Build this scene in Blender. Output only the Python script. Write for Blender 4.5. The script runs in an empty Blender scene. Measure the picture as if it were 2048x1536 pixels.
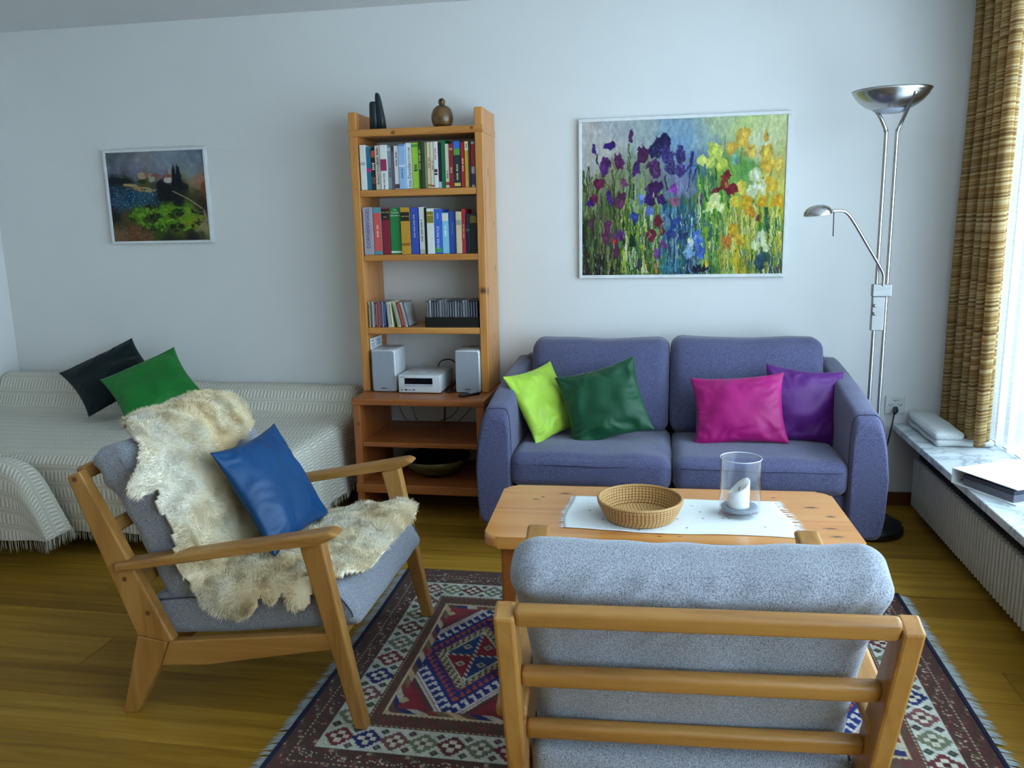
import bpy, bmesh, math, random
import numpy as np
from mathutils import Vector, Matrix, noise

# ------------------------------------------------------------------ camera, world, light, exposure
sc = bpy.context.scene
COL = sc.collection
PI = math.pi
CAM_H = 1.42
cam_d = bpy.data.cameras.new('camera')
cam = bpy.data.objects.new('camera', cam_d)
COL.objects.link(cam)
_r = Vector((0.98479204, 0.17250783, -0.02063209))
_u = Vector((-0.01313118, 0.19231943, 0.98124452))
_f = Vector((-0.17324031, 0.96605087, -0.19165988))
cam.matrix_world = Matrix(((_r.x, _u.x, -_f.x, 0), (_r.y, _u.y, -_f.y, 0), (_r.z, _u.z, -_f.z, CAM_H), (0, 0, 0, 1)))
cam_d.sensor_width = 36.0
cam_d.lens = 1645.85 / 2048 * 36.0
cam_d.clip_start = 0.05
sc.camera = cam

world = bpy.data.worlds.new('overcast_sky')
sc.world = world
world.use_nodes = True
wn = world.node_tree.nodes
wn['Background'].inputs['Color'].default_value = (0.62, 0.81, 1.0, 1)
wn['Background'].inputs['Strength'].default_value = 11.0

# the long window of the room: a portal that guides the sky light through it
pl = bpy.data.lights.new('window_portal', 'AREA')
pl.shape = 'RECTANGLE'
pl.size = 5.2
pl.size_y = 1.94
pl.cycles.is_portal = True
po = bpy.data.objects.new('window_portal', pl)
COL.objects.link(po)
po.matrix_world = Matrix(((0, 0, 1, 1.80), (1, 0, 0, 1.30), (0, 1, 0, 1.40), (0, 0, 0, 1)))

sc.view_settings.view_transform = 'Standard'
sc.view_settings.look = 'None'
sc.view_settings.gamma = 1.0
sc.view_settings.use_curve_mapping = False
sc.view_settings.exposure = 0.08
sc.cycles.use_denoising = True
sc.cycles.use_adaptive_sampling = True
sc.cycles.adaptive_threshold = 0.08
sc.cycles.adaptive_min_samples = 16
sc.cycles.max_bounces = 7
sc.cycles.diffuse_bounces = 4
sc.cycles.glossy_bounces = 3
sc.cycles.transparent_max_bounces = 10
sc.cycles.sample_clamp_indirect = 6.0
sc.cycles.caustics_reflective = False
sc.cycles.caustics_refractive = False

# ------------------------------------------------------------------ helpers: colour, materials
def lin(c):
    c = c / 255.0
    return c / 12.92 if c <= 0.04045 else ((c + 0.055) / 1.055) ** 2.4
def rgb(r, g, b):
    return (lin(r), lin(g), lin(b), 1.0)

class NT:
    """small node helper"""
    def __init__(s, name):
        s.m = bpy.data.materials.new(name)
        s.m.use_nodes = True
        s.t = s.m.node_tree
        s.n = s.t.nodes
        s.bsdf = s.n['Principled BSDF']
        s.out = s.n['Material Output']
    def new(s, typ, **kw):
        nd = s.n.new(typ)
        for k, v in kw.items():
            if k in nd.inputs:
                nd.inputs[k].default_value = v
            else:
                setattr(nd, k, v)
        return nd
    def link(s, a, b):
        s.t.links.new(a, b)
    def coords(s, scale=(1, 1, 1), kind='Object', rot=(0, 0, 0)):
        tc = s.new('ShaderNodeTexCoord')
        mp = s.new('ShaderNodeMapping')
        mp.inputs['Scale'].default_value = scale
        mp.inputs['Rotation'].default_value = rot
        s.link(tc.outputs[kind], mp.inputs['Vector'])
        return mp.outputs['Vector']
    def noise(s, vec, scale=5, detail=3, rough=0.55, dist=0.0):
        nd = s.new('ShaderNodeTexNoise')
        nd.inputs['Scale'].default_value = scale
        nd.inputs['Detail'].default_value = detail
        nd.inputs['Roughness'].default_value = rough
        nd.inputs['Distortion'].default_value = dist
        s.link(vec, nd.inputs['Vector'])
        return nd.outputs['Fac']
    def ramp(s, fac, stops, interp='LINEAR'):
        nd = s.new('ShaderNodeValToRGB')
        nd.color_ramp.interpolation = interp
        el = nd.color_ramp.elements
        while len(el) < len(stops):
            el.new(0.5)
        for e, (p, c) in zip(el, stops):
            e.position = p
            e.color = c
        s.link(fac, nd.inputs['Fac'])
        return nd.outputs['Color']
    def mix(s, fac, a, b, mode='MIX'):
        nd = s.new('ShaderNodeMix')
        nd.data_type = 'RGBA'
        nd.blend_type = mode
        for sock, v in ((nd.inputs[0], fac), (nd.inputs[6], a), (nd.inputs[7], b)):
            if hasattr(v, 'links') or hasattr(v, 'is_linked'):
                s.link(v, sock)
            else:
                sock.default_value = v
        return nd.outputs[2]
    def math(s, op, a, b=None, c=None):
        nd = s.new('ShaderNodeMath')
        nd.operation = op
        for i, v in enumerate((a, b, c)):
            if v is None:
                continue
            if hasattr(v, 'is_linked'):
                s.link(v, nd.inputs[i])
            else:
                nd.inputs[i].default_value = v
        return nd.outputs[0]
    def bump(s, h, strength=0.3, dist=0.002, normal=None):
        nd = s.new('ShaderNodeBump')
        nd.inputs['Strength'].default_value = strength
        nd.inputs['Distance'].default_value = dist
        s.link(h, nd.inputs['Height'])
        if normal is not None:
            s.link(normal, nd.inputs['Normal'])
        s.link(nd.outputs['Normal'], s.bsdf.inputs['Normal'])
        return nd.outputs['Normal']
    def color(s, c):
        if hasattr(c, 'is_linked'):
            s.link(c, s.bsdf.inputs['Base Color'])
        else:
            s.bsdf.inputs['Base Color'].default_value = c
    def set(s, **kw):
        for k, v in kw.items():
            s.bsdf.inputs[k.replace('_', ' ')].default_value = v

_cache = {}
def plain(name, c, rough=0.6, metal=0.0, var=0.12, scale=30, bump=0.1, **kw):
    """a painted / plastic / paper like surface with a faint procedural unevenness"""
    key = ('plain', name)
    if key in _cache:
        return _cache[key]
    n = NT(name)
    v = n.coords()
    f = n.noise(v, scale, 3)
    dark = tuple(x * (1 - var) for x in c[:3]) + (1,)
    n.color(n.ramp(f, [(0.3, dark), (0.7, c)]))
    n.set(Roughness=rough, Metallic=metal)
    for k, val in kw.items():
        n.bsdf.inputs[k.replace('_', ' ')].default_value = val
    if bump:
        n.bump(n.noise(v, scale * 4, 2), bump, 0.001)
    _cache[key] = n.m
    return n.m

def wood(name, c1, c2, c3, axis='x', rough=0.45, fine=1.0, knots=(), coat=0.0, seams=None):
    key = ('wood', name, axis)
    if key in _cache:
        return _cache[key]
    n = NT(name + '_' + axis)
    along, across = 1.6 * fine, 22.0 * fine
    sc_ = {'x': (along, across, across), 'y': (across, along, across), 'z': (across, across, along)}[axis]
    v = n.coords(sc_)
    f1 = n.noise(v, 1.0, 4, 0.6, 0.6)
    col = n.ramp(f1, [(0.25, c1), (0.5, c2), (0.78, c3)])
    sc2 = tuple(x * 5 for x in sc_)
    v2 = n.coords(sc2)
    f2 = n.noise(v2, 1.0, 3, 0.6)
    col = n.mix(n.math('MULTIPLY', f2, 0.35), col, c1)
    if knots:
        base = n.coords()
        tot = None
        for (kx, ky, kz, sx, sy, sz) in knots:
            sub = n.new('ShaderNodeVectorMath', operation='SUBTRACT')
            n.link(base, sub.inputs[0])
            sub.inputs[1].default_value = (kx, ky, kz)
            mul = n.new('ShaderNodeVectorMath', operation='MULTIPLY')
            n.link(sub.outputs[0], mul.inputs[0])
            mul.inputs[1].default_value = (1 / sx, 1 / sy, 1 / sz)
            ln = n.new('ShaderNodeVectorMath', operation='LENGTH')
            n.link(mul.outputs[0], ln.inputs[0])
            mr = n.new('ShaderNodeMapRange')
            mr.inputs['From Min'].default_value = 1.25
            mr.inputs['From Max'].default_value = 0.35
            n.link(ln.outputs['Value'], mr.inputs['Value'])
            tot = mr.outputs[0] if tot is None else n.math('MAXIMUM', tot, mr.outputs[0])
        col = n.mix(n.math('MULTIPLY', tot, 0.88), col, rgb(70, 32, 14))
    n.color(col)
    n.set(Roughness=rough)
    if coat:
        n.bsdf.inputs['Coat Weight'].default_value = coat
        n.bsdf.inputs['Coat Roughness'].default_value = 0.25
    n.bump(f2, 0.12, 0.001)
    _cache[key] = n.m
    return n.m

def fabric(name, c1, c2, scale=260, rough=0.9, bump=0.5, sheen=0.25, big=0.0, stretch=(1, 1, 1)):
    key = ('fabric', name)
    if key in _cache:
        return _cache[key]
    n = NT(name)
    v = n.coords(stretch)
    f = n.noise(v, scale, 3, 0.7)
    col = n.ramp(f, [(0.34, c1), (0.62, c2)])
    if big:
        g = n.noise(n.coords(), 5, 3)
        col = n.mix(n.math('MULTIPLY', g, big), col, c1)
    n.color(col)
    n.set(Roughness=rough)
    n.bsdf.inputs['Sheen Weight'].default_value = sheen
    n.bsdf.inputs['Sheen Roughness'].default_value = 0.5
    n.bump(f, bump, 0.0015)
    _cache[key] = n.m
    return n.m

def satin(name, c, rough=0.5, spec=0.35, sheen=0.12, cloth=700):
    key = ('satin', name)
    if key in _cache:
        return _cache[key]
    n = NT(name)
    v = n.coords()
    f = n.noise(v, cloth, 2)
    g = n.noise(v, 9, 3)
    dark = tuple(x * 0.8 for x in c[:3]) + (1,)
    n.color(n.ramp(g, [(0.3, dark), (0.7, c)]))
    n.set(Roughness=rough)
    n.bsdf.inputs['Specular IOR Level'].default_value = spec
    n.bsdf.inputs['Sheen Weight'].default_value = sheen
    n.bump(f, 0.08, 0.0006)
    _cache[key] = n.m
    return n.m

def metal(name, c, rough=0.3):
    key = ('metal', name)
    if key in _cache:
        return _cache[key]
    n = NT(name)
    v = n.coords((8, 8, 300))
    f = n.noise(v, 1.0, 2)
    n.color(n.ramp(f, [(0.3, tuple(x * 0.85 for x in c[:3]) + (1,)), (0.7, c)]))
    n.set(Roughness=rough, Metallic=1.0)
    n.bump(f, 0.05, 0.0005)
    _cache[key] = n.m
    return n.m

# ------------------------------------------------------------------ helpers: objects
def mesh_from(name, verts, faces, mat, smooth=False):
    me = bpy.data.meshes.new(name)
    me.from_pydata([tuple(v) for v in verts], [], faces)
    me.update()
    if smooth:
        me.polygons.foreach_set('use_smooth', [True] * len(me.polygons))
    if mat is not None:
        me.materials.append(mat)
    return me
def add(name, me, parent=None, kind=None):
    o = bpy.data.objects.new(name, me)
    COL.objects.link(o)
    if parent is not None:
        o.parent = parent
        o.matrix_parent_inverse = Matrix.Translation(-parent.location) if parent.get('_world') else Matrix.Identity(4)
    if kind:
        o['kind'] = kind
    return o
def tag(o, label, cat, group=None, kind=None):
    o['label'] = label
    o['category'] = cat
    if group:
        o['group'] = group
    if kind:
        o['kind'] = kind
    return o
def thing(name, label, cat, loc, group=None, rotz=None, kind=None):
    """Empty at the base of a thing; its parts are modelled in world space unless rotz is given"""
    o = bpy.data.objects.new(name, None)
    COL.objects.link(o)
    o.empty_display_size = 0.05
    o.location = loc
    if rotz is None:
        o['_world'] = 1
    else:
        o.rotation_euler = (0, 0, rotz)
    return tag(o, label, cat, group, kind)

def bm_mesh(name, bm, mat, smooth=False):
    bmesh.ops.recalc_face_normals(bm, faces=bm.faces)
    me = bpy.data.meshes.new(name)
    bm.to_mesh(me)
    bm.free()
    if smooth:
        me.polygons.foreach_set('use_smooth', [True] * len(me.polygons))
    if mat is not None:
        me.materials.append(mat)
    return me
def bm_box(bm, x0, x1, y0, y1, z0, z1, bevel=0.0, seg=2):
    r = bmesh.ops.create_cube(bm, size=1.0)
    vs = r['verts']
    for v in vs:
        v.co = Vector(((x0 + x1) / 2 + v.co.x * (x1 - x0), (y0 + y1) / 2 + v.co.y * (y1 - y0), (z0 + z1) / 2 + v.co.z * (z1 - z0)))
    if bevel > 0:
        es = list({e for v in vs for e in v.link_edges})
        bmesh.ops.bevel(bm, geom=es, offset=bevel, segments=seg, affect='EDGES', profile=0.5)
def box(name, x0, x1, y0, y1, z0, z1, mat, parent=None, bevel=0.0, seg=2, kind=None):
    bm = bmesh.new()
    bm_box(bm, x0, x1, y0, y1, z0, z1, bevel, seg)
    return add(name, bm_mesh(name, bm, mat, bevel > 0 and seg > 2), parent, kind)
def boxes(name, lst, mat, parent=None, bevel=0.0, kind=None):
    bm = bmesh.new()
    for b in lst:
        bm_box(bm, *b, bevel=bevel)
    return add(name, bm_mesh(name, bm, mat), parent, kind)
def bm_prism(bm, poly, axis, a, b, bevel=0.0, seg=2):
    def pt(p, w):
        if axis == 'y':
            return Vector((p[0], w, p[1]))
        if axis == 'z':
            return Vector((p[0], p[1], w))
        return Vector((w, p[0], p[1]))
    va = [bm.verts.new(pt(p, a)) for p in poly]
    vb = [bm.verts.new(pt(p, b)) for p in poly]
    n = len(poly)
    bm.faces.new(va)
    bm.faces.new(list(reversed(vb)))
    for i in range(n):
        bm.faces.new((va[i], vb[i], vb[(i + 1) % n], va[(i + 1) % n]))
    if bevel > 0:
        es = list({e for v in va + vb for e in v.link_edges})
        bmesh.ops.bevel(bm, geom=es, offset=bevel, segments=seg, affect='EDGES', profile=0.5)
def prism(name, poly, axis, a, b, mat, parent=None, bevel=0.0, seg=2, kind=None):
    bm = bmesh.new()
    bm_prism(bm, poly, axis, a, b, bevel, seg)
    return add(name, bm_mesh(name, bm, mat), parent, kind)
def tube_data(path, rad, n=10, closed=False, cap=True):
    path = [Vector(p) for p in path]
    m = len(path)
    rads = rad if isinstance(rad, (list, tuple)) else [rad] * m
    verts, faces = [], []
    prev = None
    for i, p in enumerate(path):
        if closed:
            t = path[(i + 1) % m] - path[i - 1]
        elif i == 0:
            t = path[1] - p
        elif i == m - 1:
            t = p - path[i - 1]
        else:
            t = path[i + 1] - path[i - 1]
        t.normalize()
        if prev is None:
            a = t.orthogonal().normalized()
        else:
            a = (prev - t * prev.dot(t)).normalized()
        prev = a
        b = t.cross(a)
        for k in range(n):
            th = 2 * PI * k / n
            verts.append(p + (a * math.cos(th) + b * math.sin(th)) * rads[i])
    for i in range(m if closed else m - 1):
        for k in range(n):
            i2 = (i + 1) % m
            faces.append((i * n + k, i * n + (k + 1) % n, i2 * n + (k + 1) % n, i2 * n + k))
    if cap and not closed:
        faces.append(tuple(reversed(range(n))))
        faces.append(tuple(range((m - 1) * n, m * n)))
    return verts, faces
def tube(name, path, rad, mat, parent=None, n=10, closed=False, kind=None):
    v, f = tube_data(path, rad, n, closed)
    return add(name, mesh_from(name, v, f, mat, True), parent, kind)
def smooth_path(pts, sub=6):
    pts = [Vector(p) for p in pts]
    out = []
    for i in range(len(pts) - 1):
        p0 = pts[max(i - 1, 0)]; p1 = pts[i]; p2 = pts[i + 1]; p3 = pts[min(i + 2, len(pts) - 1)]
        for k in range(sub):
            t = k / sub
            out.append(0.5 * ((2 * p1) + (-p0 + p2) * t + (2 * p0 - 5 * p1 + 4 * p2 - p3) * t * t + (-p0 + 3 * p1 - 3 * p2 + p3) * t ** 3))
    out.append(pts[-1])
    return out
def lathe(name, prof, cx, cy, mat, parent=None, n=40, kind=None, smooth=True):
    verts, faces = [], []
    for (r, z) in prof:
        for k in range(n):
            th = 2 * PI * k / n
            verts.append((cx + r * math.cos(th), cy + r * math.sin(th), z))
    for i in range(len(prof) - 1):
        for k in range(n):
            faces.append((i * n + k, i * n + (k + 1) % n, (i + 1) * n + (k + 1) % n, (i + 1) * n + k))
    return add(name, mesh_from(name, verts, faces, mat, smooth), parent, kind)
def rbox_mesh(name, x0, x1, y0, y1, z0, z1, r, mat, puff=(0, 0, 0), n=18, wr=0.0, wscale=7.0, seed=0, warp=None):
    """rounded, stuffed box: core box swept by a ball of radius r, faces puffed out, folds from noise"""
    bm = bmesh.new()
    bmesh.ops.create_cube(bm, size=2.0)
    bmesh.ops.subdivide_edges(bm, edges=bm.edges, cuts=n, use_grid_fill=True)
    c = Vector(((x0 + x1) / 2, (y0 + y1) / 2, (z0 + z1) / 2))
    h = Vector(((x1 - x0) / 2, (y1 - y0) / 2, (z1 - z0) / 2))
    rr = min(r, h.x * 0.98, h.y * 0.98, h.z * 0.98)
    for v in bm.verts:
        u = v.co.copy()
        # concentrate grid lines near the edges
        q = Vector([math.copysign(abs(a) ** 0.75, a) for a in u])
        p = Vector((q.x * h.x, q.y * h.y, q.z * h.z))
        core = Vector([max(-h[i] + rr, min(h[i] - rr, p[i])) for i in range(3)])
        d = p - core
        if d.length > 1e-9:
            p = core + d.normalized() * rr
        e = Vector([1 - min(1, abs(q[i])) ** 2 for i in range(3)])
        p.x += math.copysign(puff[0] * e.y * e.z, q.x) if abs(q.x) > 0.9 else 0
        p.y += math.copysign(puff[1] * e.x * e.z, q.y) if abs(q.y) > 0.9 else 0
        p.z += math.copysign(puff[2] * e.x * e.y, q.z) if abs(q.z) > 0.9 else 0
        if wr:
            nn = noise.noise(Vector((p.x * wscale + seed * 7.1, p.y * wscale, p.z * wscale * 0.6)))
            nd = d.normalized() if d.length > 1e-9 else Vector((0, 0, 1))
            p += nd * nn * wr
        p += c
        if warp:
            p = warp(p)
        v.co = p
    return bm_mesh(name, bm, mat, True)
def rbox(name, *a, parent=None, kind=None, **k):
    return add(name, rbox_mesh(name, *a, **k), parent, kind)

def pillow_mesh(name, w, h, t, mat, c, xa, ya, pinch=0.10, wr=0.012, seed=0, n=44, slump=0.0):
    c = Vector(c); xa = Vector(xa).normalized(); ya = Vector(ya)
    ya = (ya - xa * ya.dot(xa)).normalized()
    za = xa.cross(ya)
    verts, faces = [], []
    def P(u, v, s):
        x = u * w / 2 * (1 - pinch * (1 - v * v) * abs(u) ** 2)
        y = v * h / 2 * (1 - pinch * (1 - u * u) * abs(v) ** 2)
        k = max(0.0, (1 - u * u)) ** 0.55 * max(0.0, (1 - v * v)) ** 0.55
        th = t / 2 * k * (1 - slump * v)
        e = max(abs(u), abs(v))
        fold = wr * (noise.noise(Vector((u * 2.2 + seed * 3.7, v * 2.2 + s * 5, seed))) +
                     0.6 * math.sin(6 * (math.atan2(v, u) * 2 + noise.noise(Vector((u * 2, v * 2, seed + 9))) * 2)) * max(0, e - 0.35)) * min(1, 4 * (1 - e) + 0.05)
        return c + xa * x + ya * y + za * (s * th + fold)
    idx = {}
    for s in (1, -1):
        for i in range(n + 1):
            for j in range(n + 1):
                edge = i in (0, n) or j in (0, n)
                if s == -1 and edge:
                    idx[(s, i, j)] = idx[(1, i, j)]
                    continue
                u = math.sin((i / n - 0.5) * PI) * 0.5 + (2 * i / n - 1) * 0.5
                v = math.sin((j / n - 0.5) * PI) * 0.5 + (2 * j / n - 1) * 0.5
                idx[(s, i, j)] = len(verts)
                verts.append(P(u, v, s))
        for i in range(n):
            for j in range(n):
                q = (idx[(s, i, j)], idx[(s, i + 1, j)], idx[(s, i + 1, j + 1)], idx[(s, i, j + 1)])
                faces.append(q if s == 1 else tuple(reversed(q)))
    return mesh_from(name, verts, faces, mat, True)

def grid_sheet(name, P, nu, nv, mat, uv=None, thick=0.0, smooth=True):
    """sheet mesh from a function P(i/nu, j/nv); uv(i, j) optional"""
    verts, faces = [], []
    for i in range(nu + 1):
        for j in range(nv + 1):
            verts.append(P(i / nu, j / nv))
    for i in range(nu):
        for j in range(nv):
            a = i * (nv + 1) + j
            faces.append((a, a + nv + 1, a + nv + 2, a + 1))
    me = mesh_from(name, verts, faces, mat, smooth)
    if uv:
        lay = me.uv_layers.new(name='UVMap')
        vals = [uv(i / nu, j / nv) for i in range(nu + 1) for j in range(nv + 1)]
        flat = np.array([vals[l.vertex_index] for l in me.loops], dtype=np.float32).ravel()
        lay.data.foreach_set('uv', flat)
    return me

def colour_sheet(name, img, P, mat, relief=None):
    """mesh sheet, one vertex per cell of img (H,W,3 sRGB 0..1, row 0 at the top), colours in a point attribute"""
    Hh, Ww, _ = img.shape
    verts = np.zeros((Hh * Ww, 3), dtype=np.float32)
    jj, ii = np.meshgrid(np.arange(Ww) / (Ww - 1), np.arange(Hh) / (Hh - 1))
    verts[:] = P(jj.ravel(), ii.ravel(), None if relief is None else relief.ravel())
    a = (np.arange(Hh - 1)[:, None] * Ww + np.arange(Ww - 1)[None, :]).ravel()
    faces = np.stack([a, a + Ww, a + Ww + 1, a + 1], 1)
    me = bpy.data.meshes.new(name)
    me.vertices.add(len(verts))
    me.vertices.foreach_set('co', verts.ravel())
    me.loops.add(faces.size)
    me.loops.foreach_set('vertex_index', faces.ravel().astype(np.int32))
    me.polygons.add(len(faces))
    me.polygons.foreach_set('loop_start', (np.arange(len(faces)) * 4).astype(np.int32))
    me.polygons.foreach_set('loop_total', np.full(len(faces), 4, dtype=np.int32))
    me.update(calc_edges=True)
    im = np.clip(img, 0, 1)
    l = np.where(im <= 0.04045, im / 12.92, ((im + 0.055) / 1.055) ** 2.4)
    colr = np.ones((Hh * Ww, 4), dtype=np.float32)
    colr[:, :3] = l.reshape(-1, 3)
    at = me.attributes.new('paint', 'FLOAT_COLOR', 'POINT')
    at.data.foreach_set('color', colr.ravel())
    me.materials.append(mat)
    return me
def attr_mat(name, rough=0.6, bump=0.0, spec=0.4, bscale=300, sheen=0.0):
    n = NT(name)
    a = n.new('ShaderNodeAttribute')
    a.attribute_name = 'paint'
    v = n.coords()
    f = n.noise(v, bscale, 3, 0.7)
    n.color(n.mix(n.math('MULTIPLY', f, 0.18), a.outputs['Color'], (0.02, 0.02, 0.02, 1)))
    n.set(Roughness=rough)
    n.bsdf.inputs['Specular IOR Level'].default_value = spec
    n.bsdf.inputs['Sheen Weight'].default_value = sheen
    if bump:
        n.bump(f, bump, 0.001)
    return n.m
def strands(name, roots, tips, width, mat, parent=None, mids=None, sides=None):
    """thin strands: root, optional mid, tip as (N,3) arrays; one joined part of kind stuff"""
    N = len(roots)
    d = tips - roots
    if sides is None:
        rs = np.random.RandomState(3)
        sides = np.cross(d, rs.normal(size=(N, 3)))
    sides = sides / (np.linalg.norm(sides, axis=1, keepdims=True) + 1e-9) * width
    if mids is None:
        mids = (roots + tips) / 2
    verts = np.concatenate([roots - sides, roots + sides, mids - sides * 0.8, mids + sides * 0.8, tips], 0).astype(np.float32)
    i = np.arange(N)
    q = np.stack([i, i + N, i + 3 * N, i + 2 * N], 1)
    t = np.stack([i + 2 * N, i + 3 * N, i + 4 * N], 1)
    me = bpy.data.meshes.new(name)
    me.vertices.add(len(verts))
    me.vertices.foreach_set('co', verts.ravel())
    li = np.concatenate([q.ravel(), t.ravel()]).astype(np.int32)
    me.loops.add(len(li))
    me.loops.foreach_set('vertex_index', li)
    me.polygons.add(2 * N)
    ls = np.concatenate([np.arange(N) * 4, 4 * N + np.arange(N) * 3]).astype(np.int32)
    lt = np.concatenate([np.full(N, 4), np.full(N, 3)]).astype(np.int32)
    me.polygons.foreach_set('loop_start', ls)
    me.polygons.foreach_set('loop_total', lt)
    me.update(calc_edges=True)
    me.materials.append(mat)
    return add(name, me, parent, 'stuff')
def text_part(name, body, size, mat, parent, mtx, squeeze=1.0):
    cu = bpy.data.curves.new('lettering', 'FONT')
    cu.body = body
    cu.size = size
    cu.align_x = 'CENTER'
    cu.align_y = 'CENTER'
    cu.extrude = 0.0001
    cu.resolution_u = 2
    tmp = bpy.data.objects.new('lettering_tmp', cu)
    COL.objects.link(tmp)
    dg = bpy.context.evaluated_depsgraph_get()
    me = bpy.data.meshes.new_from_object(tmp.evaluated_get(dg))
    bpy.data.objects.remove(tmp)
    me.transform(mtx @ Matrix.Diagonal((squeeze, 1, 1, 1)))
    me.materials.clear()
    me.materials.append(mat)
    return add(name, me, parent)

# ------------------------------------------------------------------ helpers: small raster painter (for woven and painted pictures)
class Paint:
    def __init__(s, w, h, seed):
        s.w, s.h = w, h
        s.a = np.zeros((h, w, 3))
        s.rng = np.random.RandomState(seed)
        s.X, s.Y = np.meshgrid((np.arange(w) + 0.5) / w, (np.arange(h) + 0.5) / h)
        s.asp = h / w
    def vn(s, cx, cy):
        g = s.rng.rand(cy + 2, cx + 2)
        x = s.X * cx; y = s.Y * cy
        xi = np.floor(x).astype(int); yi = np.floor(y).astype(int)
        fx = x - xi; fy = y - yi
        fx = fx * fx * (3 - 2 * fx); fy = fy * fy * (3 - 2 * fy)
        return (g[yi, xi] * (1 - fx) + g[yi, xi + 1] * fx) * (1 - fy) + (g[yi + 1, xi] * (1 - fx) + g[yi + 1, xi + 1] * fx) * fy
    def fbm(s, cx, cy, o=3):
        t = 0; amp = 1; tot = 0
        for k in range(o):
            t = t + amp * s.vn(int(cx * 2 ** k), int(cy * 2 ** k)); tot += amp; amp *= 0.55
        return t / tot
    def background(s, pts, power=3.2):
        num = np.zeros_like(s.a); den = np.zeros((s.h, s.w))
        jx = s.X + (s.fbm(14, 12) - 0.5) * 0.08; jy = s.Y + (s.fbm(14, 12) - 0.5) * 0.12
        for (u, v, c) in pts:
            d = 1.0 / (((jx - u) ** 2 + ((jy - v) * s.asp) ** 2) ** (power / 2) + 1e-5)
            num += d[..., None] * np.array(c) / 255.0
            den += d
        s.a = num / den[..., None]
    def over(s, mask, c):
        m = np.clip(mask, 0, 1)[..., None]
        s.a = s.a * (1 - m) + m * np.array(c) / 255.0
    def blob(s, u, v, ru, rv, c, ang=0.0, alpha=1.0, rough=0.45, var=22):
        x0 = max(0, int((u - 1.8 * max(ru, rv)) * s.w)); x1 = min(s.w, int((u + 1.8 * max(ru, rv)) * s.w) + 1)
        y0 = max(0, int((v - 1.8 * max(ru, rv) / s.asp) * s.h)); y1 = min(s.h, int((v + 1.8 * max(ru, rv) / s.asp) * s.h) + 1)
        if x1 <= x0 or y1 <= y0:
            return
        X = s.X[y0:y1, x0:x1] - u; Y = (s.Y[y0:y1, x0:x1] - v) * s.asp
        ca, sa = math.cos(ang), math.sin(ang)
        A = (X * ca + Y * sa) / ru; B = (-X * sa + Y * ca) / rv
        nz = s.noise_img[y0:y1, x0:x1]
        d = np.sqrt(A * A + B * B) + (nz - 0.5) * rough * 2
        m = np.clip((1.0 - d) * 7, 0, 1) * alpha
        cc = np.array(c)[None, None, :] + (s.noise_img2[y0:y1, x0:x1] - 0.5)[..., None] * var * 2
        reg = s.a[y0:y1, x0:x1]
        s.a[y0:y1, x0:x1] = reg * (1 - m[..., None]) + m[..., None] * np.clip(cc, 0, 255) / 255.0
    def stroke(s, u0, v0, u1, v1, wd, c, alpha=1.0, taper=0.0, curve=0.0):
        n = max(2, int(max(abs(u1 - u0) * s.w, abs(v1 - v0) * s.h) * 1.2))
        for k in range(n):
            t = k / (n - 1)
            u = u0 + (u1 - u0) * t + curve * math.sin(t * PI); v = v0 + (v1 - v0) * t
            w = wd * (1 - taper * t)
            i0 = int((u - w) * s.w); i1 = max(i0 + 1, int((u + w) * s.w))
            j = int(v * s.h)
            if 0 <= j < s.h:
                i0 = max(0, i0); i1 = min(s.w, i1)
                if i1 > i0:
                    s.a[j, i0:i1] = s.a[j, i0:i1] * (1 - alpha) + alpha * np.array(c) / 255.0
    def prep(s):
        s.noise_img = s.fbm(40, int(40 * s.asp) + 1, 3)
        s.noise_img2 = s.fbm(60, int(60 * s.asp) + 1, 3)

random.seed(11)
rng = np.random.RandomState(5)

# ================================================================== THE ROOM
WALL_Y, LEFT_X, RIGHT_X, FRONT_Y, CEIL = 4.196, -3.695, 1.66, -1.60, 2.49

def plaster(name, c):
    n = NT(name)
    v = n.coords()
    f = n.noise(v, 3.0, 4)
    n.color(n.ramp(f, [(0.3, tuple(x * 0.97 for x in c[:3]) + (1,)), (0.7, c)]))
    n.set(Roughness=0.92)
    n.bump(n.noise(v, 160, 3), 0.12, 0.001)
    return n.m
M_WALL = plaster('wall_plaster', (0.745, 0.74, 0.725, 1))
M_WARM = plaster('warm_bounce_plaster', (0.60, 0.50, 0.38, 1))  # beige chosen for the unseen wall so its bounce warms camera-facing surfaces
M_CEIL = plaster('ceiling_plaster', (0.70, 0.70, 0.69, 1))

tag(box('wall_back', LEFT_X - 0.12, RIGHT_X + 0.12, WALL_Y, WALL_Y + 0.12, 0, CEIL, M_WALL, kind='structure'), 'white plastered back wall with two paintings on it', 'wall')
tag(box('wall_left', LEFT_X - 0.12, LEFT_X, FRONT_Y, WALL_Y, 0, CEIL, M_WALL, kind='structure'), 'white side wall beyond the daybed', 'wall')
tag(box('wall_front', LEFT_X - 0.12, RIGHT_X + 0.12, FRONT_Y - 0.12, FRONT_Y, 0, CEIL, M_WARM, kind='structure'), 'unseen wall behind the viewer, tinted beige for warm bounce light', 'wall')
tag(box('ceiling', LEFT_X - 0.12, RIGHT_X + 0.24, FRONT_Y - 0.12, WALL_Y + 0.12, CEIL, CEIL + 0.1, M_CEIL, kind='structure'), 'plain white ceiling above the room', 'ceiling')
WY0, WY1, WZ0, WZ1 = -1.25, 3.85, 0.44, 2.36
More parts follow.
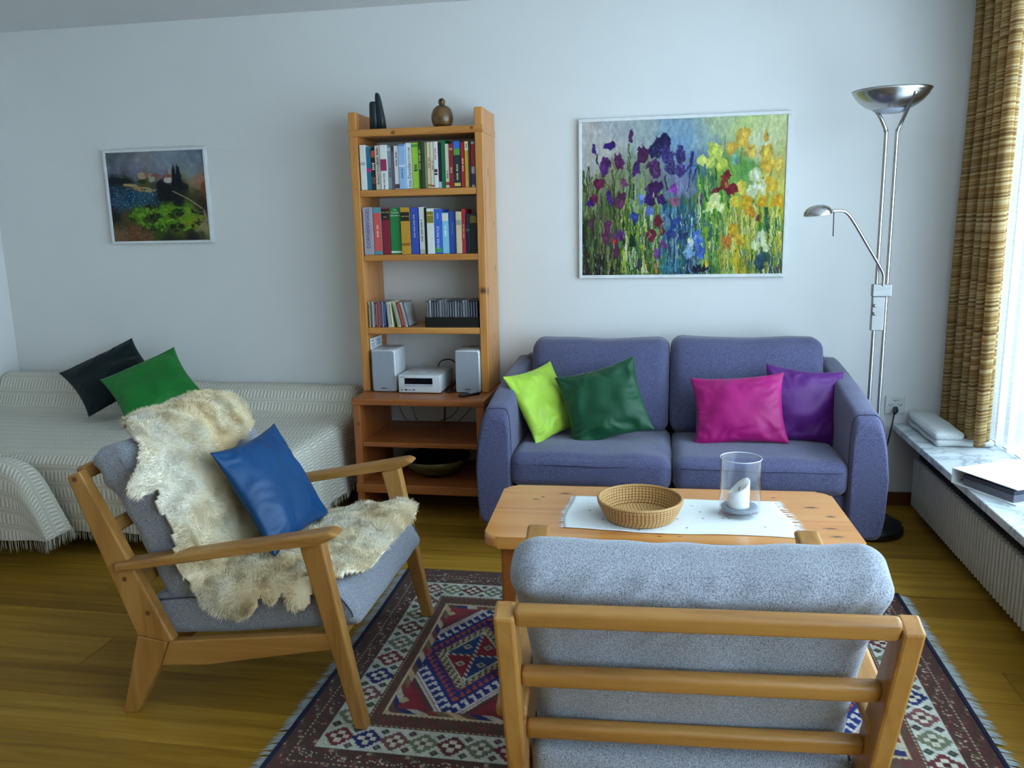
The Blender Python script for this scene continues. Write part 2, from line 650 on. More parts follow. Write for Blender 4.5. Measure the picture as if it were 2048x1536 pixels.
tag(boxes('wall_right', [(RIGHT_X, RIGHT_X + 0.18, FRONT_Y, WALL_Y, 0, WZ0), (RIGHT_X, RIGHT_X + 0.18, FRONT_Y, WALL_Y, WZ1, CEIL),
          (RIGHT_X, RIGHT_X + 0.18, FRONT_Y, WY0, WZ0, WZ1), (RIGHT_X, RIGHT_X + 0.18, WY1, WALL_Y, WZ0, WZ1)], M_WALL, kind='structure'),
    'white window wall around the long window', 'wall')

# ---- floor of oak boards
def floor_mat():
    n = NT('oak_floor')
    tc = n.new('ShaderNodeTexCoord')
    oi = n.new('ShaderNodeObjectInfo')
    sh = n.new('ShaderNodeVectorMath', operation='ADD')
    comb = n.new('ShaderNodeCombineXYZ')
    n.link(n.math('MULTIPLY', oi.outputs['Random'], 37.0), comb.inputs[0])
    n.link(n.math('MULTIPLY', oi.outputs['Random'], 91.0), comb.inputs[1])
    n.link(tc.outputs['Object'], sh.inputs[0]); n.link(comb.outputs[0], sh.inputs[1])
    mp = n.new('ShaderNodeMapping'); mp.inputs['Scale'].default_value = (1.3, 26, 26)
    n.link(sh.outputs[0], mp.inputs['Vector'])
    f1 = n.noise(mp.outputs[0], 1.0, 5, 0.62, 0.8)
    mp2 = n.new('ShaderNodeMapping'); mp2.inputs['Scale'].default_value = (9, 190, 190)
    n.link(sh.outputs[0], mp2.inputs['Vector'])
    f2 = n.noise(mp2.outputs[0], 1.0, 3, 0.6)
    col = n.ramp(f1, [(0.25, rgb(136, 98, 26)), (0.52, rgb(176, 132, 44)), (0.8, rgb(196, 152, 62))])
    col = n.mix(n.math('MULTIPLY', f2, 0.35), col, rgb(92, 58, 22))
    tint = n.ramp(oi.outputs['Random'], [(0.0, (0.70, 0.66, 0.60, 1)), (0.5, (0.92, 0.90, 0.86, 1)), (1.0, (1, 1, 1, 1))])
    n.color(n.mix(1.0, col, tint, 'MULTIPLY'))
    n.set(Roughness=0.5)
    n.bsdf.inputs['Specular IOR Level'].default_value = 0.12
    n.bump(f2, 0.08, 0.001)
    return n.m
M_FLOOR = floor_mat()
floor = tag(box('floor', LEFT_X - 0.12, RIGHT_X + 0.12, FRONT_Y - 0.12, WALL_Y + 0.12, -0.10, -0.016, plain('floor_screed', rgb(40, 26, 12), 0.9), kind='structure'),
            'oak board floor with long boards running along the room', 'floor')
pw = 0.178
y = WALL_Y
row = 0
prs = random.Random(4)
while y > FRONT_Y:
    y0 = max(FRONT_Y, y - pw)
    x = LEFT_X - prs.uniform(0.1, 1.7)
    while x < RIGHT_X:
        L = prs.uniform(1.6, 2.2)
        a, b = max(x, LEFT_X), min(x + L, RIGHT_X)
        if b - a > 0.02:
            box('plank', a + 0.0006, b - 0.0006, y0 + 0.0006, y - 0.0006, -0.016, 0.0, M_FLOOR, floor, 0.0012, 1)
        x += L
    y = y0
    row += 1

M_SKIRT = wood('skirting_oak', rgb(70, 36, 18), rgb(104, 58, 30), rgb(122, 72, 40), 'x')
tag(box('baseboard_back', LEFT_X, RIGHT_X, WALL_Y - 0.014, WALL_Y, 0.0, 0.066, M_SKIRT, None, 0.003, kind='structure'), 'dark stained skirting board along the back wall', 'baseboard')

# ---- window, sill and heater
M_WHITE_PAINT = plain('white_window_paint', (0.82, 0.83, 0.83, 1), 0.4)
def glass_mat(name, ior=1.45, rough=0.0, tint=(1, 1, 1, 1), thin=False):
    n = NT(name)
    n.color(tint)
    n.set(Roughness=rough, IOR=ior)
    n.bsdf.inputs['Transmission Weight'].default_value = 1.0
    # let straight light through so the glazing does not block the daylight
    tr = n.new('ShaderNodeBsdfTransparent')
    lw = n.new('ShaderNodeLayerWeight', Blend=0.5)
    fr = n.new('ShaderNodeMath'); fr.operation = 'MULTIPLY_ADD'
    pw_ = n.math('POWER', lw.outputs['Facing'], 4.0)
    n.link(pw_, fr.inputs[0]); fr.inputs[1].default_value = 0.55; fr.inputs[2].default_value = 0.03
    gl = n.new('ShaderNodeBsdfGlossy', Roughness=0.02)
    mx = n.new('ShaderNodeMixShader')
    tr.inputs['Color'].default_value = tint
    n.link(fr.outputs[0], mx.inputs[0]); n.link(tr.outputs[0], mx.inputs[1]); n.link(gl.outputs[0], mx.inputs[2])
    n.link(mx.outputs[0], n.out.inputs['Surface'])
    return n.m
M_PANE = glass_mat('window_glass', tint=(0.97, 0.99, 0.98, 1))
win = thing('window_1', 'long white framed window behind the sheer curtain', 'window', (RIGHT_X + 0.09, 1.3, WZ0), kind='structure')
xf0, xf1 = RIGHT_X + 0.05, RIGHT_X + 0.12
for (a, b, c, d) in ((WY0, WY1, WZ0, WZ0 + 0.06), (WY0, WY1, WZ1 - 0.06, WZ1)):
    box('window_frame', xf0, xf1, a, b, c, d, M_WHITE_PAINT, win, 0.006)
nb = 4
for k in range(nb + 1):
    yy = WY0 + (WY1 - WY0) * k / nb
    box('mullion', xf0, xf1, max(WY0, yy - 0.035), min(WY1, yy + 0.035), WZ0 + 0.06, WZ1 - 0.06, M_WHITE_PAINT, win, 0.006)
for k in range(nb):
    ya = WY0 + (WY1 - WY0) * k / nb + 0.03; yb = WY0 + (WY1 - WY0) * (k + 1) / nb - 0.03
    box('pane', RIGHT_X + 0.083, RIGHT_X + 0.087, ya, yb, WZ0 + 0.05, WZ1 - 0.05, M_PANE, win)

def marble():
    n = NT('grey_veined_marble')
    v = n.coords()
    f = n.noise(v, 2.6, 5, 0.6, 1.4)
    w = n.math('ABSOLUTE', n.math('SUBTRACT', f, 0.5))
    vein = n.ramp(w, [(0.0, rgb(150, 158, 164)), (0.022, rgb(192, 198, 200)), (0.09, rgb(212, 216, 216))])
    g = n.noise(v, 2.2, 3)
    n.color(n.mix(n.math('MULTIPLY', g, 0.3), vein, rgb(176, 184, 186)))
    n.set(Roughness=0.22)
    return n.m
tag(box('window_sill', 1.14, RIGHT_X + 0.06, -1.5, WALL_Y - 0.001, 0.388, 0.42, marble(), None, 0.004, kind='structure'), 'grey veined marble window sill over the heater', 'window sill')
rad = thing('radiator', 'long white ribbed panel heater under the marble sill', 'radiator', (1.22, 2.0, 0.0))
M_RAD = plain('heater_enamel', rgb(196, 193, 182), 0.45)
box('body', 1.224, 1.262, 0.42, 3.99, 0.075, 0.292, M_RAD, rad, 0.004)
bm = bmesh.new(); bm_box(bm, -0.018, 0.018, -0.0075, 0.0075, -0.114, 0.114, 0.005, 2)
fin_me = bm_mesh('fin', bm, M_RAD, True)
for k in range(118):
    yy = 3.978 - k * 0.030
    o = add('fin', fin_me, rad)
    o.matrix_parent_inverse = Matrix.Translation(-rad.location)
    o.location = (1.209, yy, 0.184)
for yy in (0.8, 2.3, 3.7):
    box('bracket', 1.262, RIGHT_X - 0.002, yy - 0.02, yy + 0.02, 0.15, 0.20, M_RAD, rad)
M_DARKGRILLE = plain('dark_grille', rgb(34, 32, 30), 0.6)
box('top_grille', 1.215, 1.29, 0.42, 3.99, 0.294, 0.306, M_DARKGRILLE, rad)
bm = bmesh.new(); bm_box(bm, -0.02, 0.03, -0.004, 0.004, -0.03, 0.03)
lv_me = bm_mesh('louvre', bm, M_DARKGRILLE)
for k in range(178):
    o = add('louvre', lv_me, rad)
    o.matrix_parent_inverse = Matrix.Translation(-rad.location)
    o.location = (1.235, 3.98 - k * 0.02, 0.334)

# ---- curtains
def curtain_mat():
    n = NT('striped_curtain_weave')
    uv = n.new('ShaderNodeUVMap'); uv.uv_map = 'UVMap'
    mp = n.new('ShaderNodeMapping'); mp.inputs['Scale'].default_value = (0.25, 1, 1)
    n.link(uv.outputs[0], mp.inputs['Vector'])
    mpa = n.new('ShaderNodeMapping'); mpa.inputs['Scale'].default_value = (0.12, 34, 1)
    n.link(uv.outputs[0], mpa.inputs['Vector'])
    f1 = n.noise(mpa.outputs[0], 1.0, 2, 0.5)
    mpb = n.new('ShaderNodeMapping'); mpb.inputs['Scale'].default_value = (0.2, 105, 1)
    n.link(uv.outputs[0], mpb.inputs['Vector'])
    f2 = n.noise(mpb.outputs[0], 1.0, 2, 0.5)
    c1 = n.ramp(f1, [(0.30, rgb(100, 66, 34)), (0.42, rgb(150, 110, 56)), (0.52, rgb(186, 150, 86)), (0.62, rgb(150, 124, 60)), (0.72, rgb(176, 112, 56))])
    c2 = n.ramp(f2, [(0.35, rgb(96, 62, 32)), (0.48, rgb(170, 132, 72)), (0.60, rgb(228, 208, 164))])
    col = n.mix(0.58, c1, c2)
    w = n.noise(n.coords((300, 300, 900)), 1, 2)
    col = n.mix(n.math('MULTIPLY', w, 0.25), col, rgb(70, 44, 20))
    n.color(col)
    n.set(Roughness=0.9)
    n.bump(f2, 0.3, 0.002)
    tl = n.new('ShaderNodeBsdfTranslucent')
    n.link(col, tl.inputs['Color'])
    mx = n.new('ShaderNodeMixShader'); mx.inputs[0].default_value = 0.40
    n.link(n.bsdf.outputs[0], mx.inputs[1]); n.link(tl.outputs[0], mx.inputs[2])
    n.link(mx.outputs[0], n.out.inputs['Surface'])
    return n.m
def curtain_P(i, j):
    yy = 4.175 - 0.515 * i
    z = 0.452 + (2.455 - 0.452) * j
    amp = 0.040 * (0.75 + 0.25 * (1 - j))
    ph = i * 2 * PI * 5.0 + 0.5 * math.sin(3 * i * PI) + 0.25 * noise.noise(Vector((i * 4, j * 1.2, 3.3)))
    s = math.sin(ph)
    x = 1.372 + amp * math.copysign(abs(s) ** 0.8, s) + 0.012 * noise.noise(Vector((i * 6, j * 2, 1.0)))
    return (x, yy + 0.013 * math.sin(2 * ph), z + 0.010 * math.sin(ph) * (1 - j))
cur = thing('curtain', 'brown and gold striped curtain gathered beside the window', 'curtain', (1.37, 3.9, 0.45))
fab = add('fabric', grid_sheet('fabric', curtain_P, 160, 70, curtain_mat(), uv=lambda i, j: (i * 1.0, j * 2.0)), cur)
sol = fab.modifiers.new('thickness', 'SOLIDIFY'); sol.thickness = 0.002
M_RAILW = plain('white_curtain_rail', (0.8, 0.8, 0.8, 1), 0.4)
box('heading_tape', 1.352, 1.392, 3.65, 4.18, 2.445, 2.462, M_RAILW, cur)
def sheer_mat():
    n = NT('white_sheer_voile')
    uv = n.new('ShaderNodeUVMap'); uv.uv_map = 'UVMap'
    mpb = n.new('ShaderNodeMapping'); mpb.inputs['Scale'].default_value = (2.0, 70, 1)
    n.link(uv.outputs[0], mpb.inputs['Vector'])
    f = n.noise(mpb.outputs[0], 1.0, 2)
    tr = n.new('ShaderNodeBsdfTransparent')
    tl = n.new('ShaderNodeBsdfTranslucent'); tl.inputs['Color'].default_value = (0.92, 0.93, 0.94, 1)
    df = n.new('ShaderNodeBsdfDiffuse'); df.inputs['Color'].default_value = (0.86, 0.88, 0.89, 1)
    m1 = n.new('ShaderNodeMixShader'); m1.inputs[0].default_value = 0.62
    n.link(df.outputs[0], m1.inputs[1]); n.link(tl.outputs[0], m1.inputs[2])
    m2 = n.new('ShaderNodeMixShader')
    mr = n.new('ShaderNodeMapRange'); mr.inputs['To Min'].default_value = 0.38; mr.inputs['To Max'].default_value = 0.66
    n.link(f, mr.inputs['Value']); n.link(mr.outputs[0], m2.inputs[0])
    n.link(tr.outputs[0], m2.inputs[1]); n.link(m1.outputs[0], m2.inputs[2])
    n.link(m2.outputs[0], n.out.inputs['Surface'])
    return n.m
def sheer_P(i, j):
    yy = 3.93 - 5.2 * i
    z = 0.432 + (2.455 - 0.432) * j
    ph = i * 2 * PI * 46 + 1.5 * math.sin(i * 40)
    return (1.475 + 0.022 * math.sin(ph), yy + 0.006 * math.sin(2 * ph), z)
shr = thing('sheer_curtain', 'white translucent voile hanging in front of the window', 'sheer curtain', (1.475, 1.3, 0.43))
add('fabric', grid_sheet('fabric', sheer_P, 920, 12, sheer_mat(), uv=lambda i, j: (i * 5, j * 2.0)), shr)
box('hem', 1.470, 1.478, -1.25, 3.90, 0.428, 0.434, plain('voile_hem', (0.8, 0.82, 0.83, 1), 0.8), shr)
rail = thing('curtain_rail', 'white double curtain rail under the ceiling', 'curtain rail', (1.42, 1.3, 2.46))
box('track', 1.355, 1.389, -1.25, 4.18, 2.462, CEIL, M_RAILW, rail, 0.003)
box('track', 1.458, 1.492, -1.25, 4.18, 2.456, CEIL, M_RAILW, rail, 0.003)

# ---- power socket on the wall
sk = thing('wall_socket', 'white triple power socket plate low on the back wall', 'power socket', (1.15, WALL_Y - 0.006, 0.51))
box('plate', 1.102, 1.193, WALL_Y - 0.010, WALL_Y, 0.466, 0.556, plain('socket_white', rgb(214, 216, 214), 0.35), sk, 0.004)
M_BLACK = plain('black_plastic', rgb(16, 16, 18), 0.35)
pts = []
for (cx, cz) in ((1.148, 0.535), (1.170, 0.512), (1.128, 0.512)):
    for (dx, dz) in ((-0.008, 0), (0.008, 0), (0, -0.004)):
        pts.append((cx + dx - 0.0022, cx + dx + 0.0022, WALL_Y - 0.0112, WALL_Y - 0.0098, cz + dz - 0.0022, cz + dz + 0.0022))
boxes('pin_holes', pts, M_BLACK, sk, kind='stuff')
pg = thing('power_plug', 'black plug in the wall socket with its cord', 'plug', (1.135, 4.15, 0.49))
tube('plug_body', [(1.150, WALL_Y - 0.011, 0.492), (1.146, WALL_Y - 0.035, 0.488), (1.135, WALL_Y - 0.055, 0.478)], [0.0135, 0.0125, 0.007], M_BLACK, pg)
tube('cord', smooth_path([(1.135, WALL_Y - 0.055, 0.478), (1.118, 4.12, 0.40), (1.09, 4.10, 0.25), (1.06, 4.06, 0.04), (1.10, 3.98, 0.012), (1.13, 3.90, 0.014), (1.10, 3.86, 0.02), (1.04, 3.85, 0.036)]), 0.0038, M_BLACK, pg, 8)

# ================================================================== WOODS AND FABRICS
OAK = (rgb(132, 86, 38), rgb(172, 122, 60), rgb(190, 142, 80))
PINE = (rgb(158, 92, 40), rgb(202, 136, 66), rgb(220, 162, 90))
def oak(ax): return wood('oak', *OAK, axis=ax, rough=0.42)
M_CHAIR = fabric('grey_heather_wool', rgb(86, 88, 97), rgb(164, 167, 177), 380, 0.95, 0.6, 0.3)
M_SOFA = fabric('blue_grey_sofa_weave', rgb(44, 44, 70), rgb(96, 97, 134), 300, 0.92, 0.6, 0.25)

# ================================================================== ARMCHAIRS
def armchair(label, loc, rotz, wr_seed):
    t = thing('armchair', label, 'armchair', loc, rotz=rotz, group='oak armchairs')
    W = 0.365; th = 0.038
    for s in (-1, 1):
        a, b = (s * W, s * (W - th))
        a, b = min(a, b), max(a, b)
        p = prism('back_post', [(-0.480, 0.735), (-0.437, 0.752), (-0.395, 0.660), (-0.198, 0.243), (-0.215, 0.2435), (-0.312, 0.256)], 'y', a, b, oak('z'), t, 0.006)
        for (px, pz) in ((-0.452, 0.728), (-0.330, 0.432), (-0.268, 0.330)):
            bm = bmesh.new()
            r = bmesh.ops.create_cone(bm, cap_ends=True, segments=12, radius1=0.0075, radius2=0.0075, depth=0.002)
            bmesh.ops.transform(bm, matrix=Matrix.Translation((px, s * (W + 0.0004), pz)) @ Matrix.Rotation(PI / 2, 4, 'X'), verts=bm.verts)
            add('dowel_plug', bm_mesh('dowel_plug', bm, plain('dark_dowel', rgb(110, 68, 32), 0.5)), p)
        prism('rear_leg', [(-0.312, 0.2555), (-0.387, 0.0), (-0.343, 0.0), (-0.250, 0.160), (-0.215, 0.243)], 'y', a, b, oak('z'), t, 0.005)
        prism('side_rail', [(-0.214, 0.2425), (-0.249, 0.162), (-0.10, 0.178), (0.310, 0.255), (0.300, 0.303)], 'y', a + 0.004, b - 0.004, oak('x'), t, 0.005)
        prism('front_leg', [(0.216, 0.560), (0.282, 0.575), (0.381, 0.0122), (0.344, 0.0122)], 'y', a - 0.001, b + 0.001, oak('z'), t, 0.006)
        c = s * (W - 0.012)
        prism('armrest', [(-0.350, 0.456), (-0.350, 0.484), (0.312, 0.612), (0.338, 0.600), (0.302, 0.580), (0.28, 0.5735)], 'y', c - 0.031, c + 0.031, oak('x'), t, 0.009, 3)
    for z in (0.734, 0.572, 0.412):
        x = -0.4585 + (0.735 - z) * 0.345 + (0.735 - z) * 0.12
        bm = bmesh.new()
        bm_box(bm, -0.015, 0.015, -W + th - 0.002, W - th + 0.002, -0.0215, 0.0215, 0.011, 4)
        bmesh.ops.transform(bm, matrix=Matrix.Translation((x, 0, z)) @ Matrix.Rotation(-0.36, 4, 'Y'), verts=bm.verts)
        add('back_rail', bm_mesh('back_rail', bm, oak('y'), True), t)
    box('front_rail', 0.262, 0.288, -W + th - 0.003, W - th + 0.003, 0.235, 0.285, oak('y'), t, 0.004)
    box('rear_rail', -0.262, -0.236, -W + th - 0.003, W - th + 0.003, 0.175, 0.225, oak('y'), t, 0.004)
    # cushions
    v = Vector((-0.359, 0, 0.933)); nb_ = Vector((0.933, 0, 0.359)); base = Vector((-0.246, 0, 0.322))
    def warp_back(p):
        q = base + nb_ * p.x + v * p.z + Vector((0, p.y, 0))
        k = max(0, (p.z - 0.38) / 0.16)
        dip = 0.026 * (1 - (p.y / 0.32) ** 2) * k
        q.y += p.y * 0.078 * min(1, max(0, (p.z - 0.26) / 0.2)) ** 1.5
        fold = 0.004 * k * math.sin(p.y * 62 + p.z * 25 + 2.0 * noise.noise(Vector((p.y * 5, p.z * 5, wr_seed)))) * (0.5 + 0.5 * noise.noise(Vector((p.y * 3 + wr_seed, 0, 0))))
        low = 0.003 * math.sin(p.z * 60 + 4 * noise.noise(Vector((p.y * 4, 0, wr_seed + 2)))) * max(0, abs(p.y) / 0.32 - 0.55) * 2
        if p.x < 0.05:      # slanting pull folds on the rear side
            dg = math.sin((p.y * 0.9 + p.z * 0.75) * 95 + 2.5 * noise.noise(Vector((p.y * 5, p.z * 6, wr_seed + 4))))
            fold -= 0.009 * max(0, dg) * min(1, max(0, (p.z - 0.30) / 0.1)) * (0.35 + 0.65 * max(0, noise.noise(Vector((p.y * 4 + wr_seed, p.z * 3, 8.8))) + 0.4))
        return q - v * dip + nb_ * (fold + low) - nb_ * 0.016 * k
    rb = rbox('back_cushion', 0.004, 0.150, -0.318, 0.318, 0.0, 0.512, 0.050, M_CHAIR, puff=(0.018, 0.0, 0.006), n=60, wr=0.006, wscale=9, seed=wr_seed, warp=warp_back, parent=t)
    for s in (-1, 1):
        path = [warp_back(Vector((0.118 - 0.01 * abs(k - 6) / 6, s * 0.3165, 0.03 + 0.43 * k / 12))) for k in range(13)]
        tube('seam', path, 0.0022, M_CHAIR, rb, 6)
    def warp_seat(p):
        zz = (p.z - 0.0) / 0.13
        x = p.x
        if x > 0.1:
            x -= 0.075 * zz * ((x - 0.1) / 0.27) ** 2
        return Vector((x, p.y, p.z + 0.262 + 0.112 * p.x + 0.012 * noise.noise(Vector((p.x * 4, p.y * 4, wr_seed))) * zz))
    sb = rbox('seat_cushion', -0.295, 0.372, -0.321, 0.321, 0.0, 0.132, 0.032, M_CHAIR, puff=(0.006, 0.004, 0.016), n=26, wr=0.003, wscale=8, seed=wr_seed + 3, warp=warp_seat, parent=t)
    for s in (-1, 1):
        prof = [(-0.27, 0.118), (-0.1, 0.122), (0.15, 0.122), (0.28, 0.118), (0.335, 0.105), (0.358, 0.080), (0.364, 0.050), (0.360, 0.034)]
        path = [warp_seat(Vector((q.x, s * (0.319), q.z))) for q in smooth_path([(a, 0, b) for a, b in prof], 4)]
        tube('seam', path, 0.0024, plain('dark_piping', rgb(70, 72, 84), 0.9), sb, 6)
    return t
armchair('oak armchair in grey wool with a sheepskin and a blue satin cushion', (-1.18, 2.365, 0.0), 0.0, 1)
armchair('oak armchair in grey wool seen from behind, in front of the coffee table', (0.058, 1.817, 0.0), PI / 2 + 0.055, 5)

# ================================================================== SOFA
sofa = thing('sofa', 'blue-grey two-seat sofa with rounded arms against the back wall', 'sofa', (0.075, 3.75, 0.0))
SX0, SX1, SF, SB = -0.775, 0.925, 3.355, 4.165
def sofa_arm(s):
    """lofted arm: high at the back, sloping to a rounded front; s=-1 left, +1 right"""
    xo = SX0 if s < 0 else SX1
    verts, faces = [], []
    ny, nc = 56, 44
    for i in range(ny + 1):
        t = i / ny
        y = SB - (SB - SF) * t
        zt = 0.755 - 0.03 * t - 0.085 * t ** 1.7
        wdt = 0.150 + 0.008 * t
        shrink = 1.0
        if t > 0.93:
            q = (t - 0.93) / 0.07
            k = math.sqrt(max(0.0, 1 - q * q * 0.96))
            shrink = 0.86 + 0.14 * k
            zt -= 0.045 * (1 - k)
        elif t < 0.04:
            k = math.sqrt(max(0.0, 1 - (1 - t / 0.04) ** 2 * 0.9)); shrink = 0.80 + 0.2 * k; zt -= 0.03 * (1 - k)
        zb = 0.125 + (0.010 * (1 - shrink) / 0.28)
        cx = xo - s * wdt / 2
        hw = wdt / 2 * shrink
        hz = (zt - zb) / 2; cz = (zt + zb) / 2
        for k in range(nc):
            a = 2 * PI * k / nc
            ca, sa = math.cos(a), math.sin(a)
            e = 0.36
            px = math.copysign(abs(ca) ** e, ca); pz = math.copysign(abs(sa) ** (0.30 if sa < 0 else 0.42), sa)
            x = cx + hw * px; z = cz + hz * pz
            # outer side leans in towards the top
            rel = (z - zb) / (zt - zb)
            wo = 0.5 + 0.5 * px * s
            x -= s * wo * (0.045 * max(0, rel - 0.45) ** 1.5 * 2.0 + 0.020 * max(0, 0.5 - rel))
            x -= s * (0.022 * (1 - t))
            verts.append((x, y, z + 0.003 * noise.noise(Vector((x * 9, y * 9, z * 9)))))
    last = verts[-nc:]
    mx_ = sum(v[0] for v in last) / nc; mz_ = sum(v[2] for v in last) / nc
    for f in (0.93, 0.80, 0.60, 0.40, 0.20, 0.04):
        for v in last:
            verts.append((mx_ + (v[0] - mx_) * (1 - (1 - f) * 0.985), SF - 0.0015 * (1 - f * f), mz_ + (v[2] - mz_) * (1 - (1 - f) * 0.95)))
    tot = ny + 6
    for i in range(tot):
        for k in range(nc):
            faces.append((i * nc + k, i * nc + (k + 1) % nc, (i + 1) * nc + (k + 1) % nc, (i + 1) * nc + k))
    faces.append(tuple(range(nc)))
    faces.append(tuple(reversed(range(tot * nc, (tot + 1) * nc))))
    bm = bmesh.new()
    bv = [bm.verts.new(v) for v in verts]
    for f in faces:
        bm.faces.new([bv[k] for k in f])
    o = add('arm', bm_mesh('arm', bm, M_SOFA, True), sofa)
    # piped seam round the front panel
    ii = int(ny * 0.965)
    tube('seam', [verts[ii * nc + k] for k in range(nc)], 0.0028, plain('sofa_piping', rgb(58, 58, 84), 0.9), o, 6, True)
    return o
sofa_arm(-1); sofa_arm(1)
rbox('base', SX0 + 0.145, SX1 - 0.145, 3.40, SB - 0.02, 0.125, 0.302, 0.02, M_SOFA, n=10, parent=sofa)
rbox('back_frame', SX0 + 0.12, SX1 - 0.13, 4.045, SB, 0.13, 0.775, 0.035, M_SOFA, puff=(0, 0.004, 0.0), n=14, parent=sofa)
def seat_warp(p):
    k = min(1, max(0, (p.z - 0.37) / 0.07))
    return Vector((p.x, p.y, p.z + k * (0.006 * noise.noise(Vector((p.x * 7, p.y * 5, 2.2))) - 0.010 * max(0, (p.y - 3.6)) / 0.3)))
for (a, b, sd) in ((-0.622, 0.066, 1), (0.072, 0.770, 2)):
    c = rbox('seat_cushion', a, b, 3.352, 3.93, 0.298, 0.446, 0.045, M_SOFA, puff=(0.004, 0.010, 0.016), n=26, wr=0.004, wscale=6, seed=sd, warp=seat_warp, parent=sofa)
    tube('seam', [seat_warp(Vector((a + 0.03 + (b - a - 0.06) * k / 20, 3.3535 - 0.010 * (1 - (k / 10 - 1) ** 2), 0.405))) for k in range(21)], 0.0022, plain('sofa_piping', rgb(58, 58, 84), 0.9), c, 6)
def back_warp(sd):
    def w(p):
        rel = (p.z - 0.43) / 0.44
        q = Vector((p.x, p.y + 0.10 * rel, p.z))
        q.y += 0.007 * math.sin(p.x * 26 + sd + 3 * noise.noise(Vector((p.x * 4, p.z * 4, sd)))) * max(0, rel - 0.6)
        q.z -= 0.010 * max(0, rel) * (1 - abs((p.x - (-0.27 if p.x < 0.06 else 0.41)) / 0.33) ** 2) * (1 if rel > 0.8 else 0)
        return q
    return w
for (a, b, sd, ztop) in ((-0.598, 0.058, 3, 0.868), (0.066, 0.752, 4, 0.874)):
    c = rbox('back_cushion', a, b, 3.800, 3.965, 0.430, ztop, 0.055, M_SOFA, puff=(0.003, 0.030, 0.004), n=28, wr=0.006, wscale=6, seed=sd, warp=back_warp(sd), parent=sofa)
for (x, y_) in ((SX0 + 0.09, 3.46), (SX1 - 0.10, 3.46), (SX0 + 0.09, 4.06), (SX1 - 0.10, 4.06)):
    lathe('leg', [(0.0, 0.0), (0.014, 0.0), (0.022, 0.13), (0.0, 0.13)], x, y_, plain('dark_leg', rgb(28, 22, 18), 0.5), sofa, 16)

# ---- cushions on the sofa
def cushion(label, mat, w, h, t, c, xa, ya, **k):
    return tag(add('cushion', pillow_mesh('cushion', w, h, t, mat, c, xa, ya, **k)), label, 'cushion', 'silky cushions')
cushion('lime green silky cushion leaning on the sofa arm', satin('lime_satin', rgb(168, 204, 62), 0.50), 0.335, 0.35, 0.10, (-0.515, 3.69, 0.605), (0.54, 0.838, 0.082), (-0.462, 0.213, 0.861), seed=1, wr=0.016)
cushion('dark green silky cushion beside the lime one on the sofa', satin('forest_satin', rgb(6, 74, 44), 0.50), 0.375, 0.355, 0.13, (-0.235, 3.655, 0.612), (0.945, 0.10, 0.262), (-0.32, 0.40, 0.86), seed=2, wr=0.016)
cushion('magenta silky cushion on the sofa seat, front one of the pair', satin('magenta_satin', rgb(172, 4, 112), 0.50), 0.405, 0.32, 0.13, (0.357, 3.655, 0.592), (0.994, -0.069, 0.085), (-0.037, 0.45, 0.88), seed=3, wr=0.013)
cushion('deep purple silky cushion behind the magenta one', satin('purple_satin', rgb(84, 8, 108), 0.50), 0.345, 0.345, 0.12, (0.636, 3.72, 0.602), (0.985, 0.10, -0.119), (0.13, 0.36, 0.925), seed=4, wr=0.012)

# ================================================================== COFFEE TABLE AND WHAT STANDS ON IT
TAB = (0.036, 2.552, 0.0); TROT = 0.036
tab = thing('coffee_table', 'honey pine coffee table with rounded corners on the rug', 'coffee table', TAB, rotz=TROT)
kn = [(-0.335, 0.165, 0.5, 0.026, 0.009, 0.03), (-0.41, 0.125, 0.5, 0.009, 0.006, 0.03), (-0.43, 0.10, 0.5, 0.014, 0.007, 0.03), (-0.30, -0.03, 0.5, 0.022, 0.008, 0.03),
      (0.462, 0.085, 0.5, 0.026, 0.010, 0.03), (0.505, 0.005, 0.5, 0.017, 0.009, 0.03), (0.48, -0.10, 0.5, 0.024, 0.007, 0.03), (0.485, -0.165, 0.5, 0.022, 0.008, 0.03), (0.36, 0.175, 0.5, 0.008, 0.005, 0.03),
      (-0.17, -0.145, 0.5, 0.014, 0.005, 0.03), (-0.03, -0.205, 0.5, 0.010, 0.004, 0.03), (0.03, -0.2, 0.5, 0.008, 0.004, 0.03)]
M_TABLE = wood('table_pine', rgb(176, 104, 44), rgb(206, 138, 68), rgb(218, 156, 88), 'x', 0.25, 0.8, kn, 0.35)
def rounded_rect(hx, hy, r, n=8):
    out = []
    for (cx, cy, a0) in ((hx - r, hy - r, 0), (-hx + r, hy - r, PI / 2), (-hx + r, -hy + r, PI), (hx - r, -hy + r, 1.5 * PI)):
        for k in range(n + 1):
            a = a0 + PI / 2 * k / n
            out.append((cx + r * math.cos(a), cy + r * math.sin(a)))
    return out
bm = bmesh.new()
poly = rounded_rect(0.555, 0.250, 0.045)
bm_prism(bm, poly, 'z', 0.462, 0.500)
es = [e for e in bm.edges if abs(e.verts[0].co.z - e.verts[1].co.z) < 1e-6]
bmesh.ops.bevel(bm, geom=es, offset=0.010, segments=4, affect='EDGES', profile=0.5)
add('table_top', bm_mesh('table_top', bm, M_TABLE), tab)
M_TLEG = wood('table_leg_pine', rgb(120, 58, 24), rgb(158, 88, 40), rgb(176, 106, 54), 'z', 0.35)
M_TLEGX = wood('table_leg_pine', rgb(120, 58, 24), rgb(158, 88, 40), rgb(176, 106, 54), 'x', 0.35)
for sx in (-1, 1):
    for sy in (-1, 1):
        box('leg', sx * 0.475 - 0.03, sx * 0.475 + 0.03, sy * 0.185 - 0.03, sy * 0.185 + 0.03, 0.012, 0.462, M_TLEG, tab, 0.006)
